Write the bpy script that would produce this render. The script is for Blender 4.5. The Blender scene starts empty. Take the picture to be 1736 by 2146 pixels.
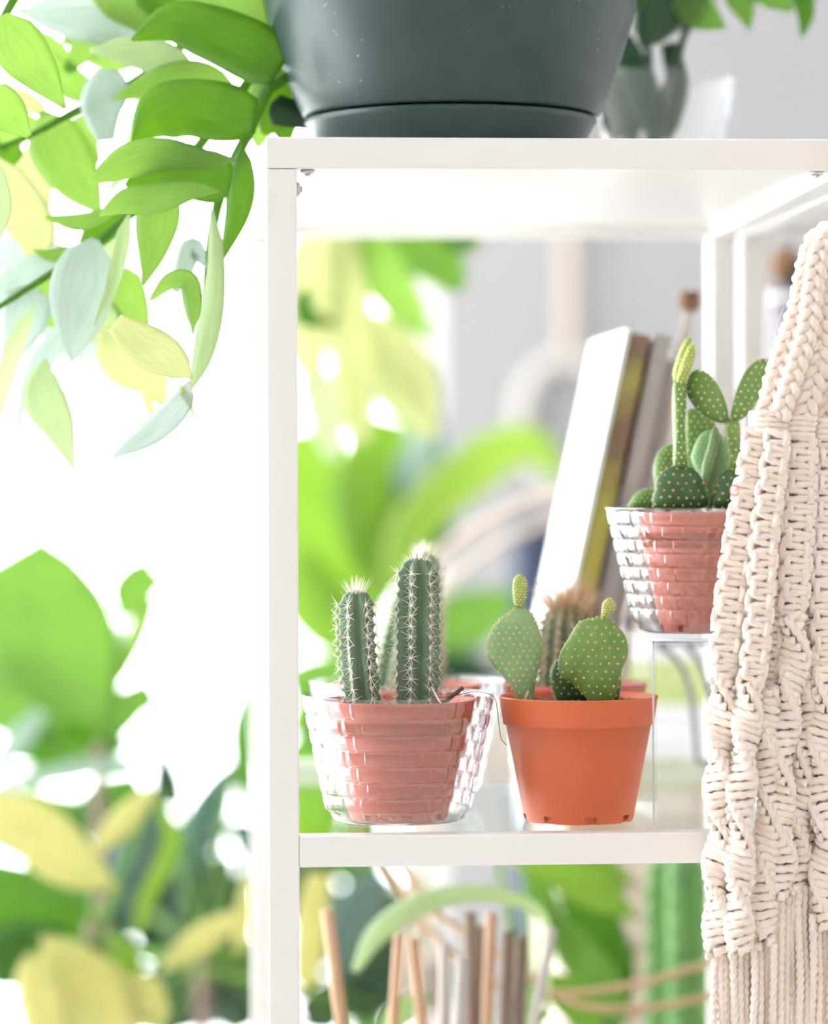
import bpy, math, random
import numpy as np
from mathutils import Vector, Matrix, noise
random.seed(7)
sc = bpy.context.scene
COL = sc.collection
# ------------------------------------------------------------------ camera
F = 6800.0                      # focal length in pixels of the 1736 x 2146 frame
CAM = Vector((0.0, -1.863, 1.35))
YAW, PITCH, ROLL = math.atan(471 / F), math.radians(0.50), -0.0035
RM = Matrix.Rotation(-YAW, 3, 'Z') @ Matrix.Rotation(math.pi / 2 - PITCH, 3, 'X') @ Matrix.Rotation(ROLL, 3, 'Z')
cd = bpy.data.cameras.new('camera'); cam = bpy.data.objects.new('camera', cd); COL.objects.link(cam)
cam.matrix_world = Matrix.Translation(CAM) @ RM.to_4x4()
cd.sensor_fit = 'VERTICAL'; cd.sensor_height = 36.0; cd.sensor_width = 36.0
cd.lens = F / 2146 * 36.0
cd.clip_start = 0.05; cd.clip_end = 60
cd.dof.use_dof = True; cd.dof.focus_distance = 1.890; cd.dof.aperture_fstop = 3.0
sc.camera = cam
# ------------------------------------------------------------------ sky and exposure
w = bpy.data.worlds.new('overcast_sky'); sc.world = w; w.use_nodes = True
bg = w.node_tree.nodes['Background']
bg.inputs[0].default_value = (0.955, 0.98, 1.0, 1); bg.inputs[1].default_value = 6.0
sc.view_settings.view_transform = 'Standard'; sc.view_settings.look = 'None'
sc.view_settings.exposure = 0.60; sc.view_settings.gamma = 1.0; sc.view_settings.use_curve_mapping = False
cy = sc.cycles
cy.max_bounces = 10; cy.diffuse_bounces = 5; cy.glossy_bounces = 4; cy.transmission_bounces = 8; cy.transparent_max_bounces = 24
cy.caustics_reflective = False; cy.caustics_refractive = False; cy.sample_clamp_indirect = 8.0

def P(px, py, y):
    """the point at depth y that the photograph shows at pixel (px, py)"""
    d = RM @ Vector(((px - 868.0) / F, -(py - 1073.0) / F, -1.0))
    return CAM + d * ((y - CAM.y) / d.y)
def M(px, y):
    return px * (y - CAM.y) / F
# ------------------------------------------------------------------ materials
def nmat(name):
    m = bpy.data.materials.new(name); m.use_nodes = True
    nt = m.node_tree
    return m, nt, nt.nodes['Principled BSDF'], nt.nodes['Material Output']
def noise_col(nt, c1, c2, scale, detail=3.0, lo=0.35, hi=0.65, coord='Object', stretch=None):
    tc = nt.nodes.new('ShaderNodeTexCoord'); nz = nt.nodes.new('ShaderNodeTexNoise')
    nz.inputs['Scale'].default_value = scale; nz.inputs['Detail'].default_value = detail
    src = tc.outputs[coord]
    if stretch:
        mp = nt.nodes.new('ShaderNodeMapping'); mp.inputs['Scale'].default_value = stretch
        nt.links.new(src, mp.inputs[0]); src = mp.outputs[0]
    nt.links.new(src, nz.inputs['Vector'])
    cr = nt.nodes.new('ShaderNodeValToRGB')
    cr.color_ramp.elements[0].position = lo; cr.color_ramp.elements[0].color = (*c1, 1)
    cr.color_ramp.elements[1].position = hi; cr.color_ramp.elements[1].color = (*c2, 1)
    nt.links.new(nz.outputs['Fac'], cr.inputs[0])
    return cr.outputs[0], nz.outputs['Fac']
def mat(name, c1, c2=None, rough=0.5, scale=40, spec=0.5, bump=0.0, metal=0.0, stretch=None, sss=0.0, lo=0.35, hi=0.65, sheen=0.0):
    m, nt, b, o = nmat(name)
    c2 = c2 or tuple(x * 0.93 for x in c1)
    col, fac = noise_col(nt, c1, c2, scale, stretch=stretch, lo=lo, hi=hi)
    nt.links.new(col, b.inputs['Base Color'])
    b.inputs['Roughness'].default_value = rough; b.inputs['Specular IOR Level'].default_value = spec
    b.inputs['Metallic'].default_value = metal
    if sheen: b.inputs['Sheen Weight'].default_value = sheen
    if bump:
        bp = nt.nodes.new('ShaderNodeBump'); bp.inputs['Strength'].default_value = bump; bp.inputs['Distance'].default_value = 0.001
        nt.links.new(fac, bp.inputs['Height']); nt.links.new(bp.outputs[0], b.inputs['Normal'])
    return m
def leafmat(name, c1, c2, trans, rough=0.38, mixf=0.5, scale=14, spec=0.5):
    m, nt, b, o = nmat(name)
    col, fac = noise_col(nt, c1, c2, scale)
    # fine veins running across the blade
    tc = nt.nodes.new('ShaderNodeTexCoord'); wv = nt.nodes.new('ShaderNodeTexNoise'); mp = nt.nodes.new('ShaderNodeMapping')
    mp.inputs['Scale'].default_value = (14.0, 2.2, 1.0); wv.inputs['Scale'].default_value = 1.6; wv.inputs['Detail'].default_value = 4.0
    nt.links.new(tc.outputs['UV'], mp.inputs[0]); nt.links.new(mp.outputs[0], wv.inputs['Vector'])
    mx = nt.nodes.new('ShaderNodeMixRGB'); mx.blend_type = 'MULTIPLY'; mx.inputs[0].default_value = 0.35
    nt.links.new(col, mx.inputs[1]); nt.links.new(wv.outputs[0], mx.inputs[2])
    nt.links.new(mx.outputs[0], b.inputs['Base Color'])
    b.inputs['Roughness'].default_value = rough; b.inputs['Specular IOR Level'].default_value = spec
    t = nt.nodes.new('ShaderNodeBsdfTranslucent')
    m2 = nt.nodes.new('ShaderNodeMixRGB'); m2.blend_type = 'MULTIPLY'; m2.inputs[0].default_value = 0.30
    m2.inputs[1].default_value = (*trans, 1); nt.links.new(wv.outputs[0], m2.inputs[2])
    nt.links.new(m2.outputs[0], t.inputs[0])
    ms = nt.nodes.new('ShaderNodeMixShader'); ms.inputs[0].default_value = mixf
    nt.links.new(b.outputs[0], ms.inputs[1]); nt.links.new(t.outputs[0], ms.inputs[2]); nt.links.new(ms.outputs[0], o.inputs[0])
    return m
def clearmat(name, tint, base=0.06, k=0.85, power=4.0, rough=0.04, bump=0.0, edge=None):
    m, nt, b, o = nmat(name)
    nt.nodes.remove(b)
    lw = nt.nodes.new('ShaderNodeLayerWeight'); lw.inputs[0].default_value = 0.5
    pw = nt.nodes.new('ShaderNodeMath'); pw.operation = 'POWER'; pw.inputs[1].default_value = power
    nt.links.new(lw.outputs['Facing'], pw.inputs[0])
    ma = nt.nodes.new('ShaderNodeMath'); ma.operation = 'MULTIPLY_ADD'; ma.inputs[1].default_value = k; ma.inputs[2].default_value = base
    nt.links.new(pw.outputs[0], ma.inputs[0])
    tr = nt.nodes.new('ShaderNodeBsdfTransparent'); tr.inputs[0].default_value = (*tint, 1)
    gl = nt.nodes.new('ShaderNodeBsdfGlossy'); gl.inputs['Roughness'].default_value = rough; gl.inputs[0].default_value = (1, 1, 1, 1)
    if bump:
        tc = nt.nodes.new('ShaderNodeTexCoord'); nz = nt.nodes.new('ShaderNodeTexNoise'); nz.inputs['Scale'].default_value = 90
        nt.links.new(tc.outputs['Object'], nz.inputs['Vector'])
        bp = nt.nodes.new('ShaderNodeBump'); bp.inputs['Strength'].default_value = bump; bp.inputs['Distance'].default_value = 0.001
        nt.links.new(nz.outputs['Fac'], bp.inputs['Height']); nt.links.new(bp.outputs[0], gl.inputs['Normal']); nt.links.new(bp.outputs[0], lw.inputs['Normal'])
    if edge:   # tint darkened where seen edge-on, standing in for refraction
        p2 = nt.nodes.new('ShaderNodeMath'); p2.operation = 'POWER'; p2.inputs[1].default_value = 2.0; nt.links.new(lw.outputs['Facing'], p2.inputs[0])
        mc = nt.nodes.new('ShaderNodeMixRGB'); mc.inputs[1].default_value = (*tint, 1); mc.inputs[2].default_value = (*edge, 1)
        nt.links.new(p2.outputs[0], mc.inputs[0]); nt.links.new(mc.outputs[0], tr.inputs[0])
    ms = nt.nodes.new('ShaderNodeMixShader')
    nt.links.new(ma.outputs[0], ms.inputs[0]); nt.links.new(tr.outputs[0], ms.inputs[1]); nt.links.new(gl.outputs[0], ms.inputs[2])
    nt.links.new(ms.outputs[0], o.inputs[0])
    return m

WHITE = mat('white_powder_coat', (0.86, 0.835, 0.82), (0.84, 0.815, 0.80), rough=0.35, scale=6)
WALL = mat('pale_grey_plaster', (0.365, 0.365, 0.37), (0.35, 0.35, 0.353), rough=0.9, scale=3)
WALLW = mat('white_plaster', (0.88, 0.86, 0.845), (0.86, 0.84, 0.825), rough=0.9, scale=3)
FLOORM = mat('pale_concrete_floor', (0.66, 0.63, 0.60), (0.60, 0.57, 0.54), rough=0.5, scale=4, stretch=(1, 14, 1))
STEEL = mat('zinc_screw', (0.62, 0.62, 0.63), (0.5, 0.5, 0.52), rough=0.3, metal=0.9, scale=300)
PLANTER = mat('dark_green_plastic', (0.026, 0.052, 0.052), (0.036, 0.066, 0.066), rough=0.38, scale=25, bump=0.05)
def dusty(m):
    nt = m.node_tree; b = nt.nodes['Principled BSDF']; src = b.inputs['Base Color'].links[0].from_socket
    tc = nt.nodes.new('ShaderNodeTexCoord'); v = nt.nodes.new('ShaderNodeTexVoronoi'); v.inputs['Scale'].default_value = 120
    n2 = nt.nodes.new('ShaderNodeTexNoise'); n2.inputs['Scale'].default_value = 22; nt.links.new(tc.outputs['Object'], v.inputs['Vector']); nt.links.new(tc.outputs['Object'], n2.inputs['Vector'])
    lt = nt.nodes.new('ShaderNodeMath'); lt.operation = 'LESS_THAN'; lt.inputs[1].default_value = 0.10; nt.links.new(v.outputs['Distance'], lt.inputs[0])
    g = nt.nodes.new('ShaderNodeMapRange'); g.inputs[1].default_value = 0.52; g.inputs[2].default_value = 0.75; g.inputs[4].default_value = 0.55; nt.links.new(n2.outputs['Fac'], g.inputs[0])
    mu = nt.nodes.new('ShaderNodeMath'); mu.operation = 'MULTIPLY'; nt.links.new(lt.outputs[0], mu.inputs[0]); nt.links.new(g.outputs[0], mu.inputs[1])
    mx = nt.nodes.new('ShaderNodeMixRGB'); mx.inputs[2].default_value = (0.30, 0.31, 0.30, 1); nt.links.new(mu.outputs[0], mx.inputs[0]); nt.links.new(src, mx.inputs[1]); nt.links.new(mx.outputs[0], b.inputs['Base Color'])
dusty(PLANTER)
TERRA = mat('terracotta_plastic', (0.66, 0.150, 0.062), (0.62, 0.138, 0.056), rough=0.45, spec=0.35, scale=18, bump=0.03)
TERRAD = mat('dusty_rose_plastic', (0.54, 0.125, 0.080), (0.50, 0.115, 0.072), rough=0.45, scale=18, bump=0.03)
SOIL = mat('potting_soil', (0.10, 0.06, 0.045), (0.32, 0.24, 0.19), rough=0.95, scale=500, bump=0.6, lo=0.42, hi=0.72)
CLEAR = clearmat('clear_plastic', (0.965, 0.96, 0.97), base=0.13, k=0.55, power=3.0, rough=0.05, bump=0.12, edge=(0.50, 0.53, 0.56))
CUPCLEAR = clearmat('clear_cup_plastic', (0.95, 0.96, 0.97), base=0.08, k=0.45, power=2.5, rough=0.10, bump=0.3, edge=(0.6, 0.63, 0.66))
GLASS = clearmat('shelf_glass', (0.95, 0.98, 0.965), base=0.03, k=0.22, power=5.0, rough=0.02)
ACRYL = clearmat('clear_acrylic', (0.97, 0.975, 0.98), base=0.012, k=0.07, power=6.0, rough=0.02)
PANE = clearmat('window_glass', (0.985, 0.99, 0.99), base=0.02, k=0.9, power=5.0, rough=0.0)
CACT_C = mat('column_cactus_skin', (0.115, 0.190, 0.115), (0.155, 0.240, 0.150), rough=0.45, scale=60, bump=0.1)
CACT_L = mat('pale_cactus_skin', (0.16, 0.30, 0.16), (0.22, 0.36, 0.20), rough=0.5, scale=60, bump=0.1)
OPUN_L = mat('light_pad_skin', (0.24, 0.42, 0.19), (0.29, 0.48, 0.23), rough=0.55, scale=90, bump=0.15)
OPUN_M = mat('green_pad_skin', (0.13, 0.26, 0.055), (0.18, 0.32, 0.075), rough=0.5, scale=90, bump=0.15)
OPUN_D = mat('dark_pad_skin', (0.035, 0.105, 0.040), (0.055, 0.14, 0.05), rough=0.5, scale=90, bump=0.15)
OPUN_Y = mat('young_pad_skin', (0.34, 0.44, 0.07), (0.42, 0.50, 0.12), rough=0.6, scale=90, bump=0.15)
AREOLE = mat('tan_areole', (0.72, 0.47, 0.14), (0.82, 0.60, 0.26), rough=0.9, scale=200)
AREOLEP = mat('pale_areole', (0.80, 0.72, 0.45), (0.85, 0.78, 0.55), rough=0.9, scale=200)
SPINE = mat('cream_spine', (0.86, 0.76, 0.66), (0.92, 0.85, 0.78), rough=0.6, scale=100)
SPINET = mat('tan_spine', (0.62, 0.42, 0.26), (0.75, 0.56, 0.40), rough=0.6, scale=100)
COTTON = mat('natural_cotton_cord', (0.93, 0.825, 0.745), (0.91, 0.785, 0.695), rough=0.9, scale=260, bump=0.5, sheen=0.2)
WOODL = mat('light_wood', (0.56, 0.36, 0.22), (0.66, 0.46, 0.30), rough=0.6, scale=10, stretch=(6, 6, 1))
BAMBOO = mat('tan_bamboo', (0.50, 0.30, 0.17), (0.60, 0.40, 0.25), rough=0.5, scale=30, stretch=(6, 6, 0.6))
BAMBOOD = mat('weathered_bamboo', (0.19, 0.13, 0.095), (0.28, 0.205, 0.155), rough=0.6, scale=30, stretch=(6, 6, 0.6))
BAMBOOG = mat('grey_bamboo', (0.46, 0.42, 0.40), (0.54, 0.50, 0.47), rough=0.6, scale=30, stretch=(6, 6, 0.6))
PLANK = mat('greyed_oak_plank', (0.60, 0.47, 0.39), (0.74, 0.62, 0.53), rough=0.6, scale=8, stretch=(1, 6, 18))
BWHITE = mat('white_paper_cover', (0.86, 0.88, 0.86), (0.80, 0.86, 0.80), rough=0.4, scale=8)
PAPER = mat('page_paper', (0.78, 0.74, 0.71), (0.68, 0.63, 0.60), rough=0.8, scale=300, stretch=(30, 1, 1))
BOLIVE = mat('olive_brown_cover', (0.50, 0.46, 0.10), (0.24, 0.15, 0.09), rough=0.35, scale=9, stretch=(1, 1, 1.2), lo=0.42, hi=0.56)
BGREY = mat('grey_cover', (0.48, 0.44, 0.43), (0.42, 0.385, 0.38), rough=0.6, scale=200, stretch=(30, 1, 1))
BDARK = mat('charcoal_cover', (0.10, 0.095, 0.11), (0.15, 0.14, 0.15), rough=0.5, scale=20)
BMAUVE = mat('mauve_grey_cover', (0.34, 0.30, 0.30), (0.40, 0.36, 0.35), rough=0.6, scale=20)
NAVY = mat('navy_fabric', (0.030, 0.045, 0.085), (0.04, 0.055, 0.10), rough=0.9, scale=60)
BEIGE = mat('beige_cane', (0.60, 0.50, 0.42), (0.66, 0.56, 0.48), rough=0.6, scale=20)
GREYMETAL = mat('grey_wire', (0.36, 0.36, 0.40), (0.42, 0.42, 0.46), rough=0.4, metal=0.3, scale=20)
BROWN = mat('dry_brown', (0.22, 0.11, 0.06), (0.32, 0.18, 0.10), rough=0.9, scale=120, bump=0.4)
TWIG = mat('dark_twig', (0.07, 0.05, 0.06), (0.11, 0.08, 0.08), rough=0.8, scale=100)
PINK = mat('pink_thread', (0.80, 0.22, 0.20), (0.85, 0.28, 0.25), rough=0.7, scale=100)
CERAMIC = mat('white_ceramic', (0.78, 0.76, 0.80), (0.72, 0.70, 0.76), rough=0.25, scale=8)
CARD = mat('white_card', (0.82, 0.83, 0.86), (0.78, 0.79, 0.82), rough=0.6, scale=8)
CARDG = mat('green_print', (0.42, 0.58, 0.16), (0.66, 0.66, 0.40), rough=0.6, scale=16, stretch=(1, 1, 5))
TRUNK = mat('brown_trunk', (0.20, 0.14, 0.11), (0.28, 0.2, 0.16), rough=0.8, scale=40, bump=0.3)
GREYPOT = mat('grey_stone_pot', (0.45, 0.44, 0.43), (0.52, 0.51, 0.5), rough=0.8, scale=40)
LF_D = leafmat('deep_leaf', (0.060, 0.17, 0.040), (0.085, 0.22, 0.050), (0.36, 0.62, 0.10), mixf=0.55)
LF_M = leafmat('mid_leaf', (0.12, 0.26, 0.07), (0.17, 0.33, 0.09), (0.52, 0.76, 0.24), mixf=0.58)
LF_P = leafmat('pale_leaf', (0.28, 0.43, 0.22), (0.34, 0.50, 0.28), (0.72, 0.86, 0.50), mixf=0.58, rough=0.32)  # leaf's own lighter tone plus backlight and haze put into the colour
LF_Y = leafmat('yellowing_leaf', (0.52, 0.54, 0.20), (0.60, 0.62, 0.28), (0.84, 0.88, 0.48), mixf=0.55)
LF_B = leafmat('bluish_leaf', (0.36, 0.48, 0.44), (0.44, 0.56, 0.52), (0.74, 0.88, 0.76), mixf=0.55, rough=0.25, spec=0.8)  # pale glare and highlights painted in as a bluish leaf colour
LF_DK = leafmat('dark_glossy_leaf', (0.035, 0.095, 0.055), (0.050, 0.125, 0.07), (0.13, 0.26, 0.08), mixf=0.35, rough=0.3)
LF_LIME = leafmat('lime_leaf', (0.22, 0.40, 0.07), (0.29, 0.46, 0.10), (0.56, 0.76, 0.20), mixf=0.6)
LF_GOLD = leafmat('gold_leaf', (0.68, 0.66, 0.25), (0.76, 0.74, 0.34), (0.86, 0.85, 0.44), mixf=0.48)
LF_TEAL = leafmat('blue_green_leaf', (0.09, 0.20, 0.17), (0.13, 0.25, 0.22), (0.16, 0.38, 0.18), mixf=0.3, rough=0.22, spec=0.9)
FR_D = leafmat('fern_deep_blade', (0.075, 0.19, 0.045), (0.10, 0.24, 0.055), (0.50, 0.78, 0.12), mixf=0.60)
FR_M = leafmat('fern_blade', (0.16, 0.32, 0.09), (0.21, 0.38, 0.12), (0.72, 0.94, 0.36), mixf=0.64)
FR_P = leafmat('fern_pale_blade', (0.32, 0.47, 0.25), (0.40, 0.55, 0.32), (0.86, 0.97, 0.66), mixf=0.64, rough=0.32)  # natural leaf variation with overexposed backlight painted into the tone
FR_Y = leafmat('fern_yellow_blade', (0.58, 0.62, 0.26), (0.66, 0.70, 0.34), (0.96, 0.98, 0.66), mixf=0.62)
FR_B = leafmat('fern_backlit_blade', (0.46, 0.58, 0.54), (0.54, 0.66, 0.62), (0.88, 0.97, 0.90), mixf=0.58, rough=0.22, spec=0.9)  # whitish blue of backlight and sky sheen painted into the blade colour
FR_L = leafmat('banana_blade', (0.26, 0.44, 0.08), (0.33, 0.50, 0.11), (0.74, 0.92, 0.30), mixf=0.62, rough=0.25, spec=0.8)
# ------------------------------------------------------------------ mesh helpers
class MB:
    def __init__(s): s.v = []; s.f = []; s.n = 0; s.uv = {}
    def add(s, vs, fs):
        s.v.extend(tuple(map(float, q)) for q in vs); b = s.n
        s.f.extend(tuple(i + b for i in f) for f in fs); s.n = len(s.v); return b
    def box(s, x0, x1, y0, y1, z0, z1):
        s.add([(x0, y0, z0), (x1, y0, z0), (x1, y1, z0), (x0, y1, z0), (x0, y0, z1), (x1, y0, z1), (x1, y1, z1), (x0, y1, z1)],
              [(0, 3, 2, 1), (4, 5, 6, 7), (0, 1, 5, 4), (1, 2, 6, 5), (2, 3, 7, 6), (3, 0, 4, 7)])
    def build(s, name, m, parent=None, smooth=True, bevel=0.0, base=None, kind=None, label=None):
        me = bpy.data.meshes.new(name); o = bpy.data.objects.new(name, me); COL.objects.link(o)
        off = Vector((0, 0, 0))
        if parent is not None:
            off = Vector(parent['_o']); o.parent = parent
        elif base is not None:
            off = Vector(base); o.location = base
        me.from_pydata([(a - off.x, b - off.y, c - off.z) for a, b, c in s.v], [], s.f)
        o['_o'] = tuple(off)
        if s.uv:
            u = me.uv_layers.new(name='UVMap'); co = np.zeros(len(me.loops) * 2)
            li = np.zeros(len(me.loops), dtype=int); me.loops.foreach_get('vertex_index', li)
            tab = np.array([s.uv.get(i, (0, 0)) for i in range(s.n)])
            u.data.foreach_set('uv', tab[li].ravel())
        me.materials.append(m)
        if smooth: me.polygons.foreach_set('use_smooth', [True] * len(me.polygons))
        me.update()
        if bevel:
            bm_ = o.modifiers.new('edge', 'BEVEL'); bm_.width = bevel; bm_.segments = 2; bm_.limit_method = 'ANGLE'; bm_.harden_normals = False
        if kind: o['kind'] = kind
        if label: o['label'] = label
        return o
def thing(name, label, cat, base, group=None):
    o = bpy.data.objects.new(name, None); COL.objects.link(o); o.empty_display_size = 0.02
    o.location = base; o['_o'] = tuple(base); o['label'] = label; o['category'] = cat
    if group: o['group'] = group
    return o
def tag(o, label, cat, group=None):
    o['label'] = label; o['category'] = cat
    if group: o['group'] = group
    return o
def struct(o): o['kind'] = 'structure'; return o
def spline(pts, n):
    """Catmull-Rom through pts (tuples of any length), n samples, roughly even"""
    p = np.array(pts, float)
    if len(p) == 2: return np.linspace(p[0], p[1], n)
    ext = np.vstack([2 * p[0] - p[1], p, 2 * p[-1] - p[-2]])
    out = []
    for t in np.linspace(0, len(p) - 1, n):
        i = min(int(t), len(p) - 2); u = t - i
        a, b, c, d = ext[i:i + 4]
        out.append(0.5 * ((2 * b) + (-a + c) * u + (2 * a - 5 * b + 4 * c - d) * u * u + (-a + 3 * b - 3 * c + d) * u ** 3))
    return np.array(out)
def tube(mb, pts, r, seg=8, lobes=0, twist=0.0, amp=0.16, cap=True, flat=1.0):
    pts = np.array(pts, float); n = len(pts)
    r = np.full(n, r, float) if np.isscalar(r) else np.array(r, float)
    tan = np.gradient(pts, axis=0); tan /= np.maximum(np.linalg.norm(tan, axis=1)[:, None], 1e-12)
    ref = np.array([0.0, -1.0, 0.0])
    if abs(tan[0] @ ref) > 0.9: ref = np.array([1.0, 0, 0])
    nrm = ref - tan[0] * (ref @ tan[0]); nrm /= np.linalg.norm(nrm)
    ph = np.arange(seg) * 2 * math.pi / seg
    s = 0.0; vs = []
    for i in range(n):
        if i:
            nrm = nrm - tan[i] * (nrm @ tan[i]); nrm /= max(np.linalg.norm(nrm), 1e-12); s += np.linalg.norm(pts[i] - pts[i - 1])
        bi = np.cross(tan[i], nrm)
        rr = r[i] * (1 + (amp * np.cos(lobes * (ph - twist * s)) if lobes else 0 * ph))
        vs.append(pts[i] + np.outer(np.cos(ph) * rr * flat, nrm) + np.outer(np.sin(ph) * rr, bi))
    vs = np.vstack(vs); fs = []
    for i in range(n - 1):
        for j in range(seg):
            k = (j + 1) % seg
            fs.append((i * seg + j, i * seg + k, (i + 1) * seg + k, (i + 1) * seg + j))
    if cap:
        fs.append(tuple(range(seg - 1, -1, -1))); fs.append(tuple((n - 1) * seg + j for j in range(seg)))
    mb.add(vs, fs)
def lathe(mb, prof, c, seg=64, rad=None, skip=None, a0=0.0):
    """prof: list of (r, z) going along the surface; rad(r, i, a) may change the radius"""
    cx, cy_, cz = c; vs = []
    for i, (r, z) in enumerate(prof):
        for j in range(seg):
            a = a0 + j * 2 * math.pi / seg
            rr = rad(r, i, a) if rad else r
            vs.append((cx + rr * math.cos(a), cy_ + rr * math.sin(a), cz + z))
    fs = []
    for i in range(len(prof) - 1):
        for j in range(seg):
            if skip and skip(i, j): continue
            k = (j + 1) % seg
            fs.append((i * seg + j, i * seg + k, (i + 1) * seg + k, (i + 1) * seg + j))
    mb.add(vs, fs)
def disc(mb, r, c, seg=48, rings=8, amp=0.0, fr=120.0):
    cx, cy_, cz = c; vs = [(cx, cy_, cz)]; fs = []
    for i in range(1, rings + 1):
        for j in range(seg):
            a = j * 2 * math.pi / seg; q = r * i / rings; x = cx + q * math.cos(a); y = cy_ + q * math.sin(a)
            vs.append((x, y, cz + amp * noise.noise(Vector((x * fr, y * fr, 3.1)))))
    for j in range(seg):
        fs.append((0, 1 + j, 1 + (j + 1) % seg))
        for i in range(rings - 1):
            b = 1 + i * seg; k = (j + 1) % seg
            fs.append((b + j, b + seg + j, b + seg + k, b + k))
    mb.add(vs, fs)
def leaf(name, pts, hw, y, m, parent, arch=0.25, yaw=0.0, n=22, c=7, curl=0.0, wave=0.0, label=None, b0=0.25):
    """a leaf blade: pts = (px, py[, depth offset]) of its midline, hw = half widths in pixels, y = depth; arch bends it across, yaw turns one edge nearer"""
    pts = [(p[0], p[1], p[2] if len(p) > 2 else 0.0) for p in pts]
    mid = spline(pts, n); ww = np.maximum(spline([(h_, 0) for h_ in hw], n)[:, 0], 0.6)
    ww = ww * np.minimum(1, b0 + (1 - b0) * np.arange(n) / (n * 0.13))
    mids = np.array([tuple(P(a, b, y + d)) for a, b, d in mid])
    tan = np.gradient(mids, axis=0); tan /= np.linalg.norm(tan, axis=1)[:, None]
    mb = MB(); vs = []; sgn = random.choice((-1, 1)); phs = random.random() * 6
    for i in range(n):
        front = np.array([0, -1.0, 0]); side = np.cross(tan[i], front); side /= max(np.linalg.norm(side), 1e-9)
        front = np.cross(side, tan[i])
        side2 = side * math.cos(yaw) + front * math.sin(yaw); fr2 = front * math.cos(yaw) - side * math.sin(yaw)
        W = M(ww[i], y)
        for j in range(c):
            t = 2 * j / (c - 1) - 1
            off = -arch * W * (t * t) + (0.10 * W * abs(t)) + wave * W * math.sin(phs + i * 0.9 + t * 2) * abs(t)
            vs.append(mids[i] + side2 * (W * t) + fr2 * off)
    fs = [(i * c + j, i * c + j + 1, (i + 1) * c + j + 1, (i + 1) * c + j) for i in range(n - 1) for j in range(c - 1)]
    mb.add(vs, fs)
    for i in range(n):
        for j in range(c): mb.uv[i * c + j] = (j / (c - 1), i / (n - 1) + 0.25 * abs(2 * j / (c - 1) - 1))
    o = mb.build(name, m, parent, label=label)
    sol = o.modifiers.new('blade', 'SOLIDIFY'); sol.thickness = 0.0005; sol.offset = 0
    return o
def stem(name, pts, r, m, parent=None, seg=8, n=24, **k):
    mb = MB(); q = spline([tuple(p) for p in pts], n); rr = r if np.isscalar(r) else np.interp(np.linspace(0, len(r) - 1, n), range(len(r)), r)
    tube(mb, q, rr, seg); return mb.build(name, m, parent, **k)

# ================================================================== the room
RX0, RX1, RY0, RY1, RZ = -2.6, 3.4, -4.6, 3.35, 2.9
def panel(name, x0, x1, y0, y1, z0, z1, m):
    mb = MB(); mb.box(x0, x1, y0, y1, z0, z1); return struct(mb.build(name, m, smooth=False, base=((x0 + x1) / 2, (y0 + y1) / 2, z0)))
panel('floor', RX0, RX1, RY0, RY1, -0.1, 0.0, FLOORM)
panel('ceiling', RX0, RX1, RY0, RY1, RZ, RZ + 0.1, WALLW)
WXE = P(922, 900, RY1).x
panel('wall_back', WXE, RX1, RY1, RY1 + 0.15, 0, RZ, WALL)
panel('wall_right', RX1, RX1 + 0.15, RY0, RY1 + 0.15, 0, RZ, WALLW)
def window(name, axis, a0, a1, pos, z0, z1, bars):
    e = bpy.data.objects.new(name, None); COL.objects.link(e); e['kind'] = 'structure'
    base = ((a0 + a1) / 2, pos, z0) if axis == 'x' else (pos, (a0 + a1) / 2, z0)
    e.location = base; e['_o'] = base
    def bar(u0, u1, v0, v1, nm):
        mb = MB()
        if axis == 'x': mb.box(u0, u1, pos, pos + 0.06, v0, v1)
        else: mb.box(pos - 0.06, pos, u0, u1, v0, v1)
        mb.build(nm, WHITE, e, smooth=False)
    bar(a0, a1, z0, z0 + 0.06, 'window_sill'); bar(a0, a1, z1 - 0.06, z1, 'window_head')
    for k in bars: bar(k - 0.03, k + 0.03, z0 + 0.06, z1 - 0.06, 'window_mullion')
    ks = list(bars)
    for k0, k1 in zip(ks[:-1], ks[1:]):
        mb = MB()
        if axis == 'x': mb.box(k0 + 0.03, k1 - 0.03, pos + 0.025, pos + 0.031, z0 + 0.06, z1 - 0.06)
        else: mb.box(pos - 0.031, pos - 0.025, k0 + 0.03, k1 - 0.03, z0 + 0.06, z1 - 0.06)
        mb.build('pane', PANE, e, smooth=False)
window('window_1', 'x', RX0, WXE, RY1, 0.0, RZ, [RX0 + 0.03, -0.95, WXE - 0.03])
window('window_2', 'y', -0.6, RY1, RX0, 0.0, RZ, [-0.57, 1.4, RY1 - 0.03])
panel('wall_left', RX0 - 0.15, RX0, RY0, -0.6, 0, RZ, WALLW)
panel('wall_front', RX0, RX1, RY0 - 0.15, RY0, 0, RZ, WALLW)

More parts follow.
